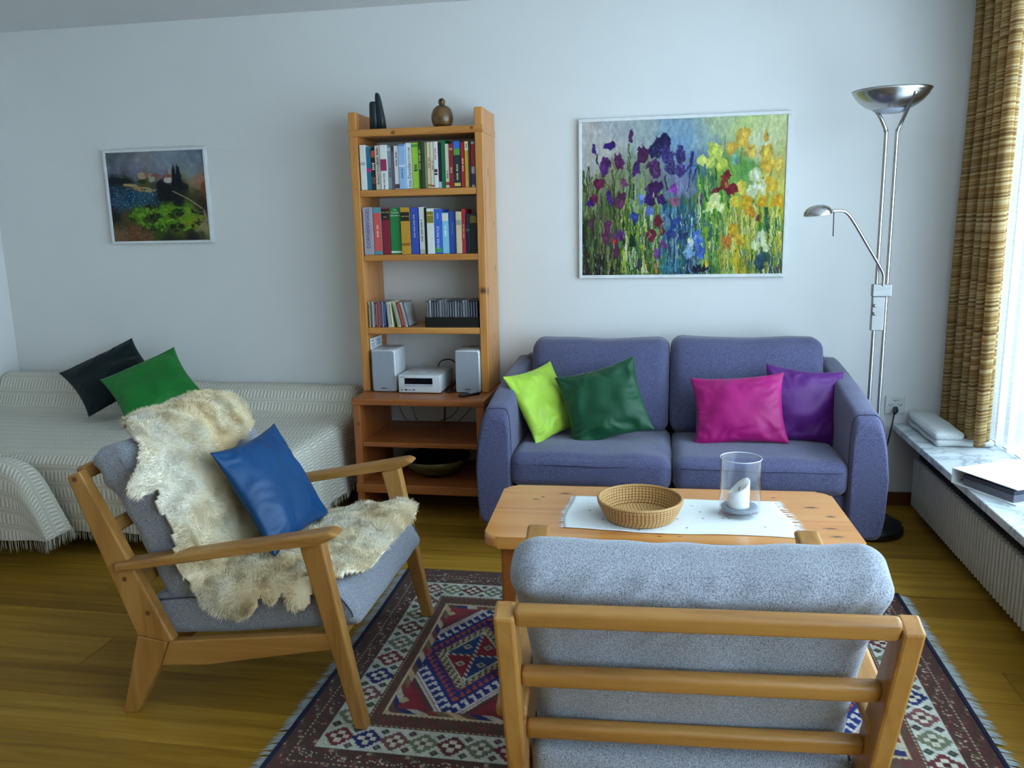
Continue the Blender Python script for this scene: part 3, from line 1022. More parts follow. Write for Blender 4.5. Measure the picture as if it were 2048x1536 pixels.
for sy in (-1, 1):
    box('apron', -0.447, 0.447, sy * 0.192 - 0.011, sy * 0.192 + 0.011, 0.395, 0.462, M_TLEGX, tab, 0.003)
for sx in (-1, 1):
    box('apron', sx * 0.482 - 0.011, sx * 0.482 + 0.011, -0.157, 0.157, 0.395, 0.462, M_TLEG, tab, 0.003)
box('lower_shelf', -0.446, 0.446, -0.157, 0.157, 0.14, 0.16, M_TLEGX, tab, 0.003)

def runner_mat():
    n = NT('white_linen_runner')
    v = n.coords()
    f = n.noise(v, 600, 2)
    col = n.ramp(f, [(0.3, rgb(214, 218, 220)), (0.7, rgb(238, 240, 240))])
    tot = None
    # small dark embroidered sprigs
    for (kx, ky) in [(-0.245, -0.005), (-0.09, -0.165), (-0.085, -0.155), (0.085, 0.065), (0.105, 0.01), (0.11, -0.05), (0.165, 0.0), (0.185, 0.0), (0.17, -0.045), (0.19, -0.048), (0.055, -0.135), (0.02, -0.02), (0.03, -0.06), (0.26, -0.02), (-0.2, -0.08), (-0.02, 0.10), (0.2, 0.09), (0.28, 0.07), (0.29, -0.11)]:
        sub = n.new('ShaderNodeVectorMath', operation='SUBTRACT'); n.link(v, sub.inputs[0]); sub.inputs[1].default_value = (kx, ky, 0.502)
        nz = n.new('ShaderNodeVectorMath', operation='LENGTH'); n.link(sub.outputs[0], nz.inputs[0])
        mr = n.new('ShaderNodeMapRange'); mr.inputs['From Min'].default_value = 0.006; mr.inputs['From Max'].default_value = 0.003
        n.link(nz.outputs['Value'], mr.inputs['Value'])
        tot = mr.outputs[0] if tot is None else n.math('MAXIMUM', tot, mr.outputs[0])
    spk = n.math('GREATER_THAN', n.noise(v, 330, 1), 0.47)
    n.color(n.mix(n.math('MULTIPLY', tot, spk), col, rgb(60, 66, 84)))
    n.set(Roughness=0.9)
    n.bump(f, 0.3, 0.001)
    return n.m
run = thing('table_runner', 'white fringed linen runner lying on the coffee table', 'table runner', TAB, rotz=TROT)
def run_P(i, j):
    x = -0.315 + 0.68 * i; y_ = -0.185 + 0.325 * j
    e = abs(2 * j - 1) ** 6
    y_ += 0.006 * math.sin(i * 9 + 1) * (1 if j < 0.5 else -0.6) * e + (0.02 * (1 - i) ** 3 * (1 - j)) - 0.012 * i * j
    x += 0.012 * math.sin(j * 5) * (1 if i > 0.5 else -0.8)
    return (x, y_, 0.5016 + 0.0012 * (1 + noise.noise(Vector((x * 14, y_ * 14, 0)))))
rc = add('cloth', grid_sheet('cloth', run_P, 60, 30, runner_mat()), run)
rc.modifiers.new('thickness', 'SOLIDIFY').thickness = 0.001
rs_ = []; ts_ = []
for k in range(150):
    j = rng.rand()
    a = Vector(run_P(1.0, j)); L = rng.uniform(0.02, 0.036)
    rs_.append(a); ts_.append((a.x + L, a.y + rng.uniform(-0.010, 0.010) + (j - 0.5) * 0.01, 0.5015))
for k in range(110):
    j = rng.rand()
    a = Vector(run_P(0.0, j)); L = rng.uniform(0.008, 0.02)
    rs_.append(a); ts_.append((a.x - L, a.y + rng.uniform(-0.006, 0.006), 0.5015))
rs_ = np.array([tuple(a) for a in rs_]); ts_ = np.array(ts_)
strands('fringe', rs_, ts_, 0.0011, plain('white_fringe', rgb(236, 238, 240), 0.9), run, sides=np.tile(np.array([[0, 1.0, 0]]), (len(rs_), 1)))

# basket of coiled straw
def straw_mat(ph):
    n = NT('coiled_straw')
    uv = n.new('ShaderNodeUVMap'); uv.uv_map = 'UVMap'
    sep = n.new('ShaderNodeSeparateXYZ'); n.link(uv.outputs[0], sep.inputs[0])
    fr = n.math('FRACT', n.math('ADD', sep.outputs[0], ph))
    f = n.noise(n.coords(), 200, 2)
    gap = n.ramp(fr, [(0.0, rgb(86, 48, 16)), (0.10, rgb(140, 92, 40)), (0.22, rgb(190, 148, 92)), (0.8, rgb(200, 160, 104)), (0.95, rgb(150, 100, 46)), (1.0, rgb(86, 48, 16))])
    n.color(n.mix(n.math('MULTIPLY', f, 0.3), gap, rgb(150, 102, 48)))
    n.set(Roughness=0.6)
    n.bump(fr, 0.3, 0.002)
    return n.m
SM = (straw_mat(0.0), straw_mat(0.5))
def coil(name, cx, cy, R, z, r, mat, parent, pitch=0.0115, n=72, m=8, rz=None):
    verts, faces, uvs = [], [], []
    nst = max(4, round(2 * PI * R / pitch))
    for i in range(n + 1):
        th = 2 * PI * i / n
        for k in range(m):
            ph = 2 * PI * k / m
            rr = R + r * math.cos(ph)
            wv = 1 + 0.06 * math.sin(th * nst)
            verts.append((cx + rr * math.cos(th), cy + rr * math.sin(th), z + (rz or r) * wv * math.sin(ph)))
            uvs.append((i / n * nst, k / m))
    for i in range(n):
        for k in range(m):
            faces.append((i * m + k, i * m + (k + 1) % m, (i + 1) * m + (k + 1) % m, (i + 1) * m + k))
    me = mesh_from(name, verts, faces, mat, True)
    lay = me.uv_layers.new(name='UVMap')
    lay.data.foreach_set('uv', np.array([uvs[l.vertex_index] for l in me.loops], dtype=np.float32).ravel())
    return add(name, me, parent)
bk = thing('straw_basket', 'round coiled straw basket on the white runner', 'basket', (-0.047, 2.492, 0.503))
R = 0.008; q = 0
while R < 0.100:
    coil('floor_coil', -0.047, 2.492, R, 0.5095, 0.0052, SM[q % 2], bk); R += 0.0098; q += 1
for k in range(7):
    t = k / 6
    coil('wall_coil', -0.047, 2.492, 0.102 + 0.026 * t ** 0.8, 0.510 + 0.048 * t, 0.0050, SM[(k + q) % 2], bk, rz=0.0056)
coil('rim', -0.047, 2.492, 0.129, 0.566, 0.0055, SM[0], bk, pitch=0.007)

M_GLASS = glass_mat('clear_glass', tint=(0.985, 0.99, 0.99, 1), thin=True)
GX, GY = 0.262, 2.556
gl = thing('glass_cylinder', 'tall clear glass cylinder around the white candle', 'candle glass', (GX, GY, 0.503))
lathe('wall', [(0.0615, 0.512), (0.0635, 0.52), (0.0635, 0.688), (0.0625, 0.6895), (0.0612, 0.688), (0.0612, 0.518), (0.0, 0.514)], GX, GY, M_GLASS, gl, 64)
lathe('rim', [(0.0615, 0.688), (0.0622, 0.6902), (0.0632, 0.6902), (0.0638, 0.688)], GX, GY, plain('bright_glass_edge', rgb(206, 214, 220), 0.08), gl, 64)
lathe('foot', [(0.0, 0.503), (0.046, 0.503), (0.050, 0.506), (0.056, 0.512), (0.0, 0.512)], GX, GY, M_GLASS, gl, 64)
M_DISH = plain('grey_frosted_sand', rgb(150, 158, 172), 0.5, var=0.35, scale=260, bump=0.4)
tag(lathe('candle_dish', [(0.0, 0.520), (0.050, 0.520), (0.056, 0.5235), (0.0575, 0.530), (0.055, 0.533), (0.046, 0.532), (0.040, 0.528), (0.0, 0.528)], GX, GY, M_DISH, None, 56), 'grey speckled dish inside the glass cylinder', 'dish')
cd = thing('pillar_candle', 'white pillar candle burnt down on one side', 'candle', (GX, GY, 0.529))
n_ = NT('white_wax'); n_.color(rgb(240, 240, 238)); n_.set(Roughness=0.5)
n_.bsdf.inputs['Subsurface Weight'].default_value = 0.25; n_.bsdf.inputs['Subsurface Radius'].default_value = (0.02, 0.015, 0.012)
n_.bump(n_.noise(n_.coords(), 40, 2), 0.1, 0.001)
verts, faces = [], []
nn = 40; lev = 12
for i in range(lev + 1):
    for k in range(nn):
        th = 2 * PI * k / nn
        top = 0.592 + 0.022 * math.cos(th - 0.2) + 0.004 * math.sin(2 * th)
        z = 0.529 + (top - 0.529) * min(1, i / (lev - 3))
        r = 0.0335 * (1.0 if i <= lev - 3 else (0.93, 0.75, 0.2)[i - lev + 2])
        if i > lev - 3:
            z = top + (0.003, -0.003, -0.010)[i - lev + 2] * 1.0
        verts.append((GX - 0.004 + r * math.cos(th), GY + r * math.sin(th), z))
for i in range(lev):
    for k in range(nn):
        faces.append((i * nn + k, i * nn + (k + 1) % nn, (i + 1) * nn + (k + 1) % nn, (i + 1) * nn + k))
faces.append(tuple(range(lev * nn, (lev + 1) * nn)))
faces.append(tuple(reversed(range(nn))))
add('wax', mesh_from('wax', verts, faces, n_.m, True), cd)
tube('wick', [(GX - 0.004, GY, 0.578), (GX - 0.003, GY, 0.588), (GX - 0.001, GY, 0.594)], 0.0012, M_BLACK, cd, 6)

# ================================================================== DAYBED AND DRAPED BENCH
def throw_mat():
    n = NT('cream_woven_throw')
    uv = n.new('ShaderNodeUVMap'); uv.uv_map = 'UVMap'
    sep = n.new('ShaderNodeSeparateXYZ'); n.link(uv.outputs[0], sep.inputs[0])
    wob = n.noise(n.coords(), 9, 2)
    sv = n.math('ADD', sep.outputs[1], n.math('MULTIPLY', wob, 0.012))
    band = n.math('FRACT', n.math('DIVIDE', sv, 0.074))
    inb = n.ramp(band, [(0.0, (0, 0, 0, 1)), (0.05, (0, 0, 0, 1)), (0.14, (1, 1, 1, 1)), (0.66, (1, 1, 1, 1)), (0.74, (0, 0, 0, 1))])
    dsh = n.math('FRACT', n.math('DIVIDE', n.math('ADD', sep.outputs[0], n.math('MULTIPLY', wob, 0.02)), 0.0195))
    dashes = n.ramp(dsh, [(0.0, (0, 0, 0, 1)), (0.18, (1, 1, 1, 1)), (0.55, (1, 1, 1, 1)), (0.72, (0, 0, 0, 1))])
    h = n.math('MULTIPLY', inb, dashes)
    fz = n.noise(n.coords(), 420, 3)
    col = n.mix(h, rgb(192, 186, 170), rgb(238, 233, 222))
    line = n.ramp(band, [(0.80, (0, 0, 0, 1)), (0.86, (1, 1, 1, 1)), (0.93, (1, 1, 1, 1)), (0.99, (0, 0, 0, 1))])
    col = n.mix(n.math('MULTIPLY', line, 0.35), n.mix(n.math('MULTIPLY', n.math('SUBTRACT', 1.0, inb), 0.75), col, rgb(226, 220, 206)), rgb(176, 164, 140))
    col = n.mix(n.math('MULTIPLY', fz, 0.3), col, rgb(170, 160, 138))
    n.color(col)
    n.set(Roughness=0.95)
    b1 = n.new('ShaderNodeBump', Strength=0.5, Distance=0.004); n.link(h, b1.inputs['Height'])
    n.bump(fz, 0.4, 0.002, b1.outputs['Normal'])
    return n.m
M_THROW = throw_mat()
M_FRINGE = plain('cream_fringe', rgb(214, 208, 192), 0.95)
HEM = 0.115
bed = thing('daybed', 'daybed under a cream woven fringed throw along the back wall', 'bed', (-2.6, 3.6, 0.0))
prof = smooth_path([(0, 3.085, HEM), (0, 3.085, 0.25), (0, 3.09, 0.38), (0, 3.115, 0.432), (0, 3.18, 0.452), (0, 3.45, 0.452), (0, 3.75, 0.450), (0, 3.90, 0.452), (0, 3.965, 0.470), (0, 4.005, 0.520), (0, 4.05, 0.572), (0, 4.11, 0.588), (0, 4.185, 0.575)], 5)
arc = [0.0]
for a, b in zip(prof, prof[1:]):
    arc.append(arc[-1] + (b - a).length)
xs = [(-3.685 + 2.065 * k / 60, 1.0, -3.685 + 2.065 * k / 60) for k in range(61)]
for (x_, k_, u_) in ((-1.602, 0.995, -1.602), (-1.585, 0.98, -1.58), (-1.570, 0.95, -1.56), (-1.560, 0.90, -1.54), (-1.556, 0.82, -1.50), (-1.553, 0.70, -1.45), (-1.550, 0.55, -1.39), (-1.546, 0.40, -1.33), (-1.541, 0.25, -1.27), (-1.535, 0.12, -1.22), (-1.530, 0.0, -1.18)):
    xs.append((x_, k_, u_))
verts, uvs, faces = [], [], []
for (x_, k_, u_) in xs:
    for p, s in zip(prof, arc):
        z = HEM + (p.z - HEM) * k_
        yv = p.y
        low = max(0, (0.42 - z) / 0.30)
        zz = z + (0.05 * max(0, min(1, (-2.4 - x_) / 0.9)) * max(0, min(1, (p.y - 3.95) / 0.1)) if k_ == 1 else 0)
        f = noise.noise(Vector((x_ * 2.2, p.y * 3, 4.0))) * 0.010
        fold = 0.008 * low * math.sin(x_ * 22 + 2 * noise.noise(Vector((x_ * 3, 0, 1)))) if p.y < 3.2 else 0.0
        xe = x_ + (0.010 * math.sin(p.y * 24) * (1 - k_) if k_ < 1 else 0)
        if k_ < 1 and p.y < 3.3:   # soft front corner
            cy = (3.3 - p.y) / 0.21
            yv = p.y + 0.030 * (1 - k_) * max(0, cy) ; 
            xe -= 0.012 * max(0, cy) * (1 - k_)
        verts.append((xe, yv - fold if p.y < 3.2 else min(yv, 4.188), zz + f * (0.4 if z > 0.4 else 0)))
        uvs.append((u_, s))
ns = len(prof)
for i in range(len(xs) - 1):
    for j in range(ns - 1):
        faces.append((i * ns + j, (i + 1) * ns + j, (i + 1) * ns + j + 1, i * ns + j + 1))
me = mesh_from('throw', verts, faces, M_THROW, True)
lay = me.uv_layers.new(name='UVMap')
lay.data.foreach_set('uv', np.array([uvs[l.vertex_index] for l in me.loops], dtype=np.float32).ravel())
thr = add('throw', me, bed)
def fringe_along(pts, L, step, parent, seed):
    rs = np.random.RandomState(seed)
    pts = [Vector(p) for p in pts]
    R0, T0, M0 = [], [], []
    for a, b in zip(pts, pts[1:]):
        n = max(1, int((b - a).length / step))
        for k in range(n):
            p = a.lerp(b, (k + rs.rand() * 0.6) / n)
            l = L * rs.uniform(0.8, 1.1)
            for _ in range(2):
                R0.append((p.x, p.y, p.z + 0.004))
                dx, dy = rs.normal(0, 0.004, 2)
                M0.append((p.x + dx * 0.4, p.y + dy * 0.4, p.z - l * 0.5)); T0.append((p.x + dx, p.y + dy, p.z - l))
    strands('fringe', np.array(R0), np.array(T0), 0.0011, M_FRINGE, parent, np.array(M0))
front_hem = [Vector(verts[i * ns]) for i in range(len(xs))]
end_hem = [Vector(verts[(len(xs) - 1) * ns + j]) for j in range(ns)]
fringe_along(front_hem + end_hem, 0.042, 0.0075, thr, 8)
rbox('mattress', -3.66, -1.64, 3.12, 4.17, 0.17, 0.415, 0.05, plain('mattress_ticking', rgb(120, 116, 108), 0.9), n=8, parent=bed)
M_BEDLEG = plain('bed_leg_dark', rgb(40, 28, 20), 0.6)
for (x_, y_) in ((-3.55, 3.2), (-1.75, 3.2), (-3.55, 4.1), (-1.75, 4.1)):
    box('leg', x_ - 0.03, x_ + 0.03, y_ - 0.03, y_ + 0.03, 0.0, 0.175, M_BEDLEG, bed, 0.004)

bench = thing('draped_bench', 'low bench under a cream fringed throw at the picture edge', 'bench', (-3.0, 2.9, 0.0))
verts, uvs, faces = [], [], []
# the throw falls to the front and flares out to its free corner
prof2 = smooth_path([(0, 2.890, 0.140), (0, 2.893, 0.24), (0, 2.898, 0.38), (0, 2.912, 0.44), (0, 2.94, 0.468), (0, 2.98, 0.474), (0, 3.02, 0.464), (0, 3.045, 0.42), (0, 3.055, 0.30), (0, 3.058, 0.16)], 5)
arc2 = [0.0]
for a, b in zip(prof2, prof2[1:]):
    arc2.append(arc2[-1] + (b - a).length)
xs2 = [(-3.68 + 0.92 * k / 30, 1.0) for k in range(31)] + [(-2.735, 0.99), (-2.710, 0.97), (-2.685, 0.94), (-2.660, 0.89), (-2.640, 0.81), (-2.620, 0.70), (-2.600, 0.56), (-2.578, 0.40), (-2.556, 0.22), (-2.530, 0.0)]
u_ = -3.68; px_ = None
for (x_, k_) in xs2:
    if px_ is not None:
        u_ += math.hypot(x_ - px_[0], 0.36 * (k_ - px_[1]))
    px_ = (x_, k_)
    for p, s in zip(prof2, arc2):
        z = 0.140 + (p.z - 0.140) * k_
        verts.append((x_ + 0.010 * noise.noise(Vector((x_ * 6, p.y * 6, p.z * 3))), p.y + 0.010 * math.sin(x_ * 26) * max(0, 0.4 - z) / 0.3 * (1 if p.y < 2.93 else 0), z))
        uvs.append((u_, s))
ns2 = len(prof2)
for i in range(len(xs2) - 1):
    for j in range(ns2 - 1):
        faces.append((i * ns2 + j, (i + 1) * ns2 + j, (i + 1) * ns2 + j + 1, i * ns2 + j + 1))
me = mesh_from('throw', verts, faces, M_THROW, True)
lay = me.uv_layers.new(name='UVMap')
lay.data.foreach_set('uv', np.array([uvs[l.vertex_index] for l in me.loops], dtype=np.float32).ravel())
thr2 = add('throw', me, bench)
fringe_along([verts[i * ns2] for i in range(len(xs2))] + [verts[(len(xs2) - 1) * ns2 + j] for j in range(ns2)], 0.055, 0.0075, thr2, 9)
box('bench_seat', -3.66, -2.80, 2.925, 3.03, 0.30, 0.44, M_BEDLEG, bench, 0.01)
for (x_, y_) in ((-3.6, 2.95), (-3.05, 2.95), (-3.6, 3.0), (-3.05, 3.0)):
    box('leg', x_ - 0.02, x_ + 0.02, y_ - 0.02, y_ + 0.02, 0.0, 0.30, M_BEDLEG, bench)

cushion('blackish green cushion propped on the daybed bolster', satin('black_green_satin', rgb(4, 26, 28), 0.6, 0.2, 0.03), 0.41, 0.385, 0.12, (-2.885, 3.905, 0.66), (0.657, 0.655, 0.374), (-0.734, 0.444, 0.514), seed=6)
cushion('bright green cushion lying in front of the blackish one on the daybed', satin('green_satin', rgb(26, 118, 44), 0.55, 0.25, 0.05), 0.395, 0.385, 0.12, (-2.535, 3.735, 0.640), (0.700, 0.610, 0.339), (-0.64, 0.50, 0.56), seed=7)

# ================================================================== SHEEPSKIN AND BLUE CUSHION ON THE ARMCHAIR
def fleece_mat(name, sheen=0.2):
    n = NT(name)
    v = n.coords()
    f = n.noise(v, 3.5, 3)
    g = n.noise(v, 90, 3, 0.7)
    col = n.ramp(f, [(0.34, rgb(240, 214, 164)), (0.5, rgb(246, 230, 194)), (0.66, rgb(248, 242, 226))])
    n.color(n.mix(n.math('MULTIPLY', g, 0.14), col, rgb(206, 172, 118)))
    n.set(Roughness=0.9)
    n.bsdf.inputs['Sheen Weight'].default_value = sheen
    n.bump(g, 0.6, 0.006)
    return n.m
M_FLEECE = fleece_mat('cream_fleece')
# path over the back cushion and along the seat in the chair's side view (world x, z)
spath = smooth_path([(-1.655, 0, 0.680), (-1.650, 0, 0.760), (-1.635, 0, 0.812), (-1.575, 0, 0.842), (-1.490, 0, 0.832), (-1.440, 0, 0.790), (-1.382, 0, 0.662), (-1.326, 0, 0.520), (-1.292, 0, 0.445), (-1.255, 0, 0.407), (-1.10, 0, 0.418), (-0.96, 0, 0.438), (-0.885, 0, 0.446), (-0.845, 0, 0.436), (-0.815, 0, 0.405), (-0.80, 0, 0.365)], 8)
sarc = [0.0]
for a, b in zip(spath, spath[1:]):
    sarc.append(sarc[-1] + (b - a).length)
SL = sarc[-1]
def s_at(s):
    s = max(0.0, min(SL - 1e-6, s))
    i = int(np.searchsorted(sarc, s)) - 1
    i = max(0, min(len(spath) - 2, i))
    t = (s - sarc[i]) / (sarc[i + 1] - sarc[i])
    p = spath[i].lerp(spath[i + 1], t)
    tg = (spath[min(i + 2, len(spath) - 1)] - spath[max(i - 1, 0)]).normalized()
    return p, Vector((-tg.z, 0, tg.x)), tg      # point, normal (away from the cushion), tangent
def s_of(x, z):
    d = [(p.x - x) ** 2 + (p.z - z) ** 2 for p in spath]
    return sarc[int(np.argmin(d))]
def fl_P(s, w, off=0.0):
    p, nrm, tg = s_at(s)
    edge = 2.047                      # near side of the cushions: beyond it the skin hangs down
    y_ = w
    on_seat = p.x > -1.30
    q = Vector((p.x, y_, p.z))
    nn_ = nrm.copy()
    if w < edge:
        over = edge - w
        if on_seat:
            a = min(1.0, over / 0.05)
            q = Vector((p.x, edge - 0.020 * math.sin(a * PI / 2) - 0.002, p.z - max(0, over - 0.018)))
            nn_ = (nrm * (1 - a) + Vector((0, -1, 0)) * a).normalized()
        else:
            a = min(1.0, over / 0.06)
            q = Vector((p.x, edge - over * 0.75, p.z)) - nrm * (over * 0.55)
            nn_ = (nrm * (1 - 0.6 * a) + Vector((0, -1, 0)) * 0.6 * a).normalized()
    h = 0.016 + 0.007 * noise.noise(Vector((s * 11, w * 11, 2.0))) + 0.006 * noise.noise(Vector((s * 26, w * 26, 7.0)))
    return q + nn_ * (h + off), nn_, tg
s_b = lambda z: s_of(-1.326 - (z - 0.52) * 0.38, z)       # arc length at height z on the backrest front
s_s = lambda x: s_of(x, 0.43)
OUT = [(0.20, 2.20), (0.26, 2.105), (s_b(0.80), 2.022), (s_b(0.74), 1.968), (s_b(0.705), 1.985), (s_b(0.69), 2.030), (s_b(0.66), 2.012), (s_b(0.58), 2.018), (s_b(0.52), 2.000), (s_b(0.46), 1.990),
       (s_s(-1.27), 1.985), (s_s(-1.22), 1.955), (s_s(-1.17), 1.945), (s_s(-1.12), 1.965), (s_s(-1.095), 2.01), (s_s(-1.06), 1.985), (s_s(-1.03), 2.012), (s_s(-1.0), 1.970), (s_s(-0.972), 1.955), (s_s(-0.95), 1.99),
       (s_s(-0.935), 2.05), (s_s(-0.88), 2.056), (s_s(-0.868), 2.07), (s_s(-0.845), 2.11), (s_s(-0.830), 2.17), (s_s(-0.83), 2.25), (s_s(-0.82), 2.42), (s_s(-0.818), 2.56), (s_s(-0.84), 2.655), (s_s(-0.885), 2.690), (s_s(-0.93), 2.655),
       (s_s(-1.0), 2.66), (s_s(-1.05), 2.675), (s_s(-1.10), 2.63), (s_s(-1.2), 2.64), (s_b(0.44), 2.55), (s_b(0.52), 2.42), (s_b(0.60), 2.34), (s_b(0.68), 2.37), (s_b(0.715), 2.50), (s_b(0.74), 2.60), (s_b(0.80), 2.635), (0.21, 2.60), (0.16, 2.48), (0.14, 2.26)]
def inside(pts, poly):
    x, y_ = pts[:, 0], pts[:, 1]
    ins = np.zeros(len(x), bool)
    n = len(poly)
    for i in range(n):
        x0, y0 = poly[i]; x1, y1 = poly[(i + 1) % n]
        c = ((y0 > y_) != (y1 > y_)) & (x < (x1 - x0) * (y_ - y0) / (y1 - y0 + 1e-12) + x0)
        ins ^= c
    return ins
sp2 = smooth_path([(a, b, 0) for a, b in OUT] + [(OUT[0][0], OUT[0][1], 0)], 4)[:-1]
POLY = [(p.x, p.y) for p in sp2]
du = 0.009
gs = np.arange(0.0, SL, du); gw = np.arange(1.92, 2.72, du)
GS, GW = np.meshgrid(gs, gw, indexing='ij')
cin = inside(np.stack([GS.ravel() + du / 2, GW.ravel() + du / 2], 1), POLY).reshape(GS.shape)
vid = {}
verts, faces = [], []
def gv(i, j):
    if (i, j) not in vid:
        vid[(i, j)] = len(verts)
        verts.append(fl_P(i * du, 1.92 + j * du)[0])
    return vid[(i, j)]
for i in range(len(gs) - 1):
    for j in range(len(gw) - 1):
        if cin[i, j]:
            faces.append((gv(i, j), gv(i + 1, j), gv(i + 1, j + 1), gv(i, j + 1)))
skin = thing('sheepskin', 'cream sheepskin draped over the armchair back and seat', 'sheepskin', (-1.2, 2.35, 0.42))
hide = add('hide', mesh_from('hide', verts, faces, M_FLEECE, True), skin)
sd = hide.modifiers.new('thickness', 'SOLIDIFY'); sd.thickness = 0.012; sd.offset = -1
# wool
N = 105000
cand = np.stack([rng.uniform(0, SL, N * 2), rng.uniform(1.92, 2.72, N * 2)], 1)
cand = cand[inside(cand, POLY)][:N]
Rr, Mm, Tt = [], [], []
for (s, w) in cand:
    p, nrm, tg = fl_P(s, w, -0.002)
    L = 0.020 + 0.012 * noise.noise(Vector((s * 9, w * 9, 5)))
    cw = Vector((noise.noise(Vector((s * 18, w * 18, 1))), noise.noise(Vector((s * 18, w * 18, 11))), noise.noise(Vector((s * 18, w * 18, 21))))) * 1.5
    rd = Vector((random.uniform(-1, 1), random.uniform(-1, 1), random.uniform(-1, 1))) * 0.34
    d1 = (nrm + cw * 0.6 + rd * 0.7).normalized()
    d2 = (nrm * 0.5 + cw + rd + Vector((0, 0, -0.45))).normalized()
    m = p + d1 * L * 0.6
    Rr.append(p); Mm.append(m); Tt.append(m + d2 * L * 0.6)
Rr, Mm, Tt = (np.array([tuple(a) for a in q]) for q in (Rr, Mm, Tt))
for q in (Rr, Mm, Tt):      # the wool is pressed flat where the chair legs stand
    leg = (q[:, 0] > -0.985) & (q[:, 0] < -0.80)
    q[leg, 1] = np.clip(q[leg, 1], 2.046, 2.684)
strands('wool', Rr, Tt, 0.00065, M_FLEECE, skin, Mm)

cushion('bright blue satin cushion standing on the sheepskin', satin('blue_satin', rgb(0, 62, 110), 0.44, 0.3, 0.02), 0.372, 0.372, 0.11, (-1.216, 2.380, 0.600), (0.078, 0.997, 0.006), (-0.508, 0.034, 0.861), seed=8, wr=0.010)

# ================================================================== BOOKCASE
KNP = [(-0.812, 3.92, 1.10, 0.012, 0.030, 0.022), (-0.812, 3.99, 1.66, 0.012, 0.012, 0.022), (-0.81, 4.1, 1.42, 0.012, 0.01, 0.012), (-0.81, 4.12, 1.20, 0.012, 0.012, 0.02), (-0.81, 4.06, 0.86, 0.012, 0.008, 0.02), (-0.83, 3.885, 1.105, 0.020, 0.02, 0.018)]
KNX = [(-1.243, 3.885, 1.852, 0.012, 0.012, 0.010), (-0.862, 3.885, 1.860, 0.010, 0.012, 0.009), (-1.22, 3.69, 0.152, 0.022, 0.02, 0.018), (-1.43, 3.70, 0.475, 0.010, 0.02, 0.012)]
M_PZ = wood('pine', *PINE, axis='z', rough=0.38, fine=0.7, knots=KNP, coat=0.2)
M_PX = wood('pine', *PINE, axis='x', rough=0.38, fine=0.8, knots=KNX, coat=0.2)
M_PY = wood('pine', *PINE, axis='y', rough=0.38, fine=0.8, coat=0.2)
bc = thing('bookcase', 'tall honey pine bookcase full of books and discs', 'bookcase', (-1.137, 4.035, 0.602))
BX0, BX1, BY0, BY1 = -1.463, -0.811, 3.888, 4.18
for (a, b) in ((BX0, BX0 + 0.039), (BX1 - 0.039, BX1)):
    box('upright', a, b, BY0, BY1, 0.603, 1.952, M_PZ, bc, 0.004)
box('top_board', BX0 - 0.003, BX1 + 0.003, BY0 - 0.003, BY1, 1.838, 1.872, M_PX, bc, 0.004)
for (a, b) in ((1.559, 1.591), (1.251, 1.282), (0.893, 0.925)):
    box('shelf_board', BX0 + 0.039, BX1 - 0.039, BY0 + 0.003, BY1 - 0.002, a, b, M_PX, bc, 0.004)

PINE_SHADED = (rgb(128, 64, 26), rgb(166, 94, 44), rgb(182, 112, 58))  # same pine made redder and darker: shade painted into the low unit
M_LX = wood('red_pine', *PINE_SHADED, axis='x', rough=0.4, fine=0.8, knots=KNX, coat=0.2)
M_LZ = wood('red_pine', *PINE_SHADED, axis='z', rough=0.4, fine=0.7, knots=KNX[3:], coat=0.2)
lb = thing('low_shelf_unit', 'low pine shelf unit carrying the bookcase', 'shelf unit', (-1.135, 3.94, 0.0))
LX0, LX1, LY0, LY1 = -1.455, -0.803, 3.702, 4.18
box('top_board', LX0 - 0.004, LX1 + 0.004, LY0, LY1, 0.570, 0.602, M_LX, lb, 0.006)
for (a, b) in ((LX0, LX0 + 0.038), (LX1 - 0.038, LX1)):
    box('side_panel', a, b, LY0 + 0.008, LY1, 0.0, 0.570, M_LZ, lb, 0.004)
box('shelf_board', LX0 + 0.038, LX1 - 0.038, LY0 + 0.012, LY1 - 0.01, 0.360, 0.384, M_LX, lb, 0.004)
box('bottom_board', LX0 - 0.003, LX1 + 0.003, LY0, LY1 - 0.01, 0.128, 0.172, M_LX, lb, 0.004)

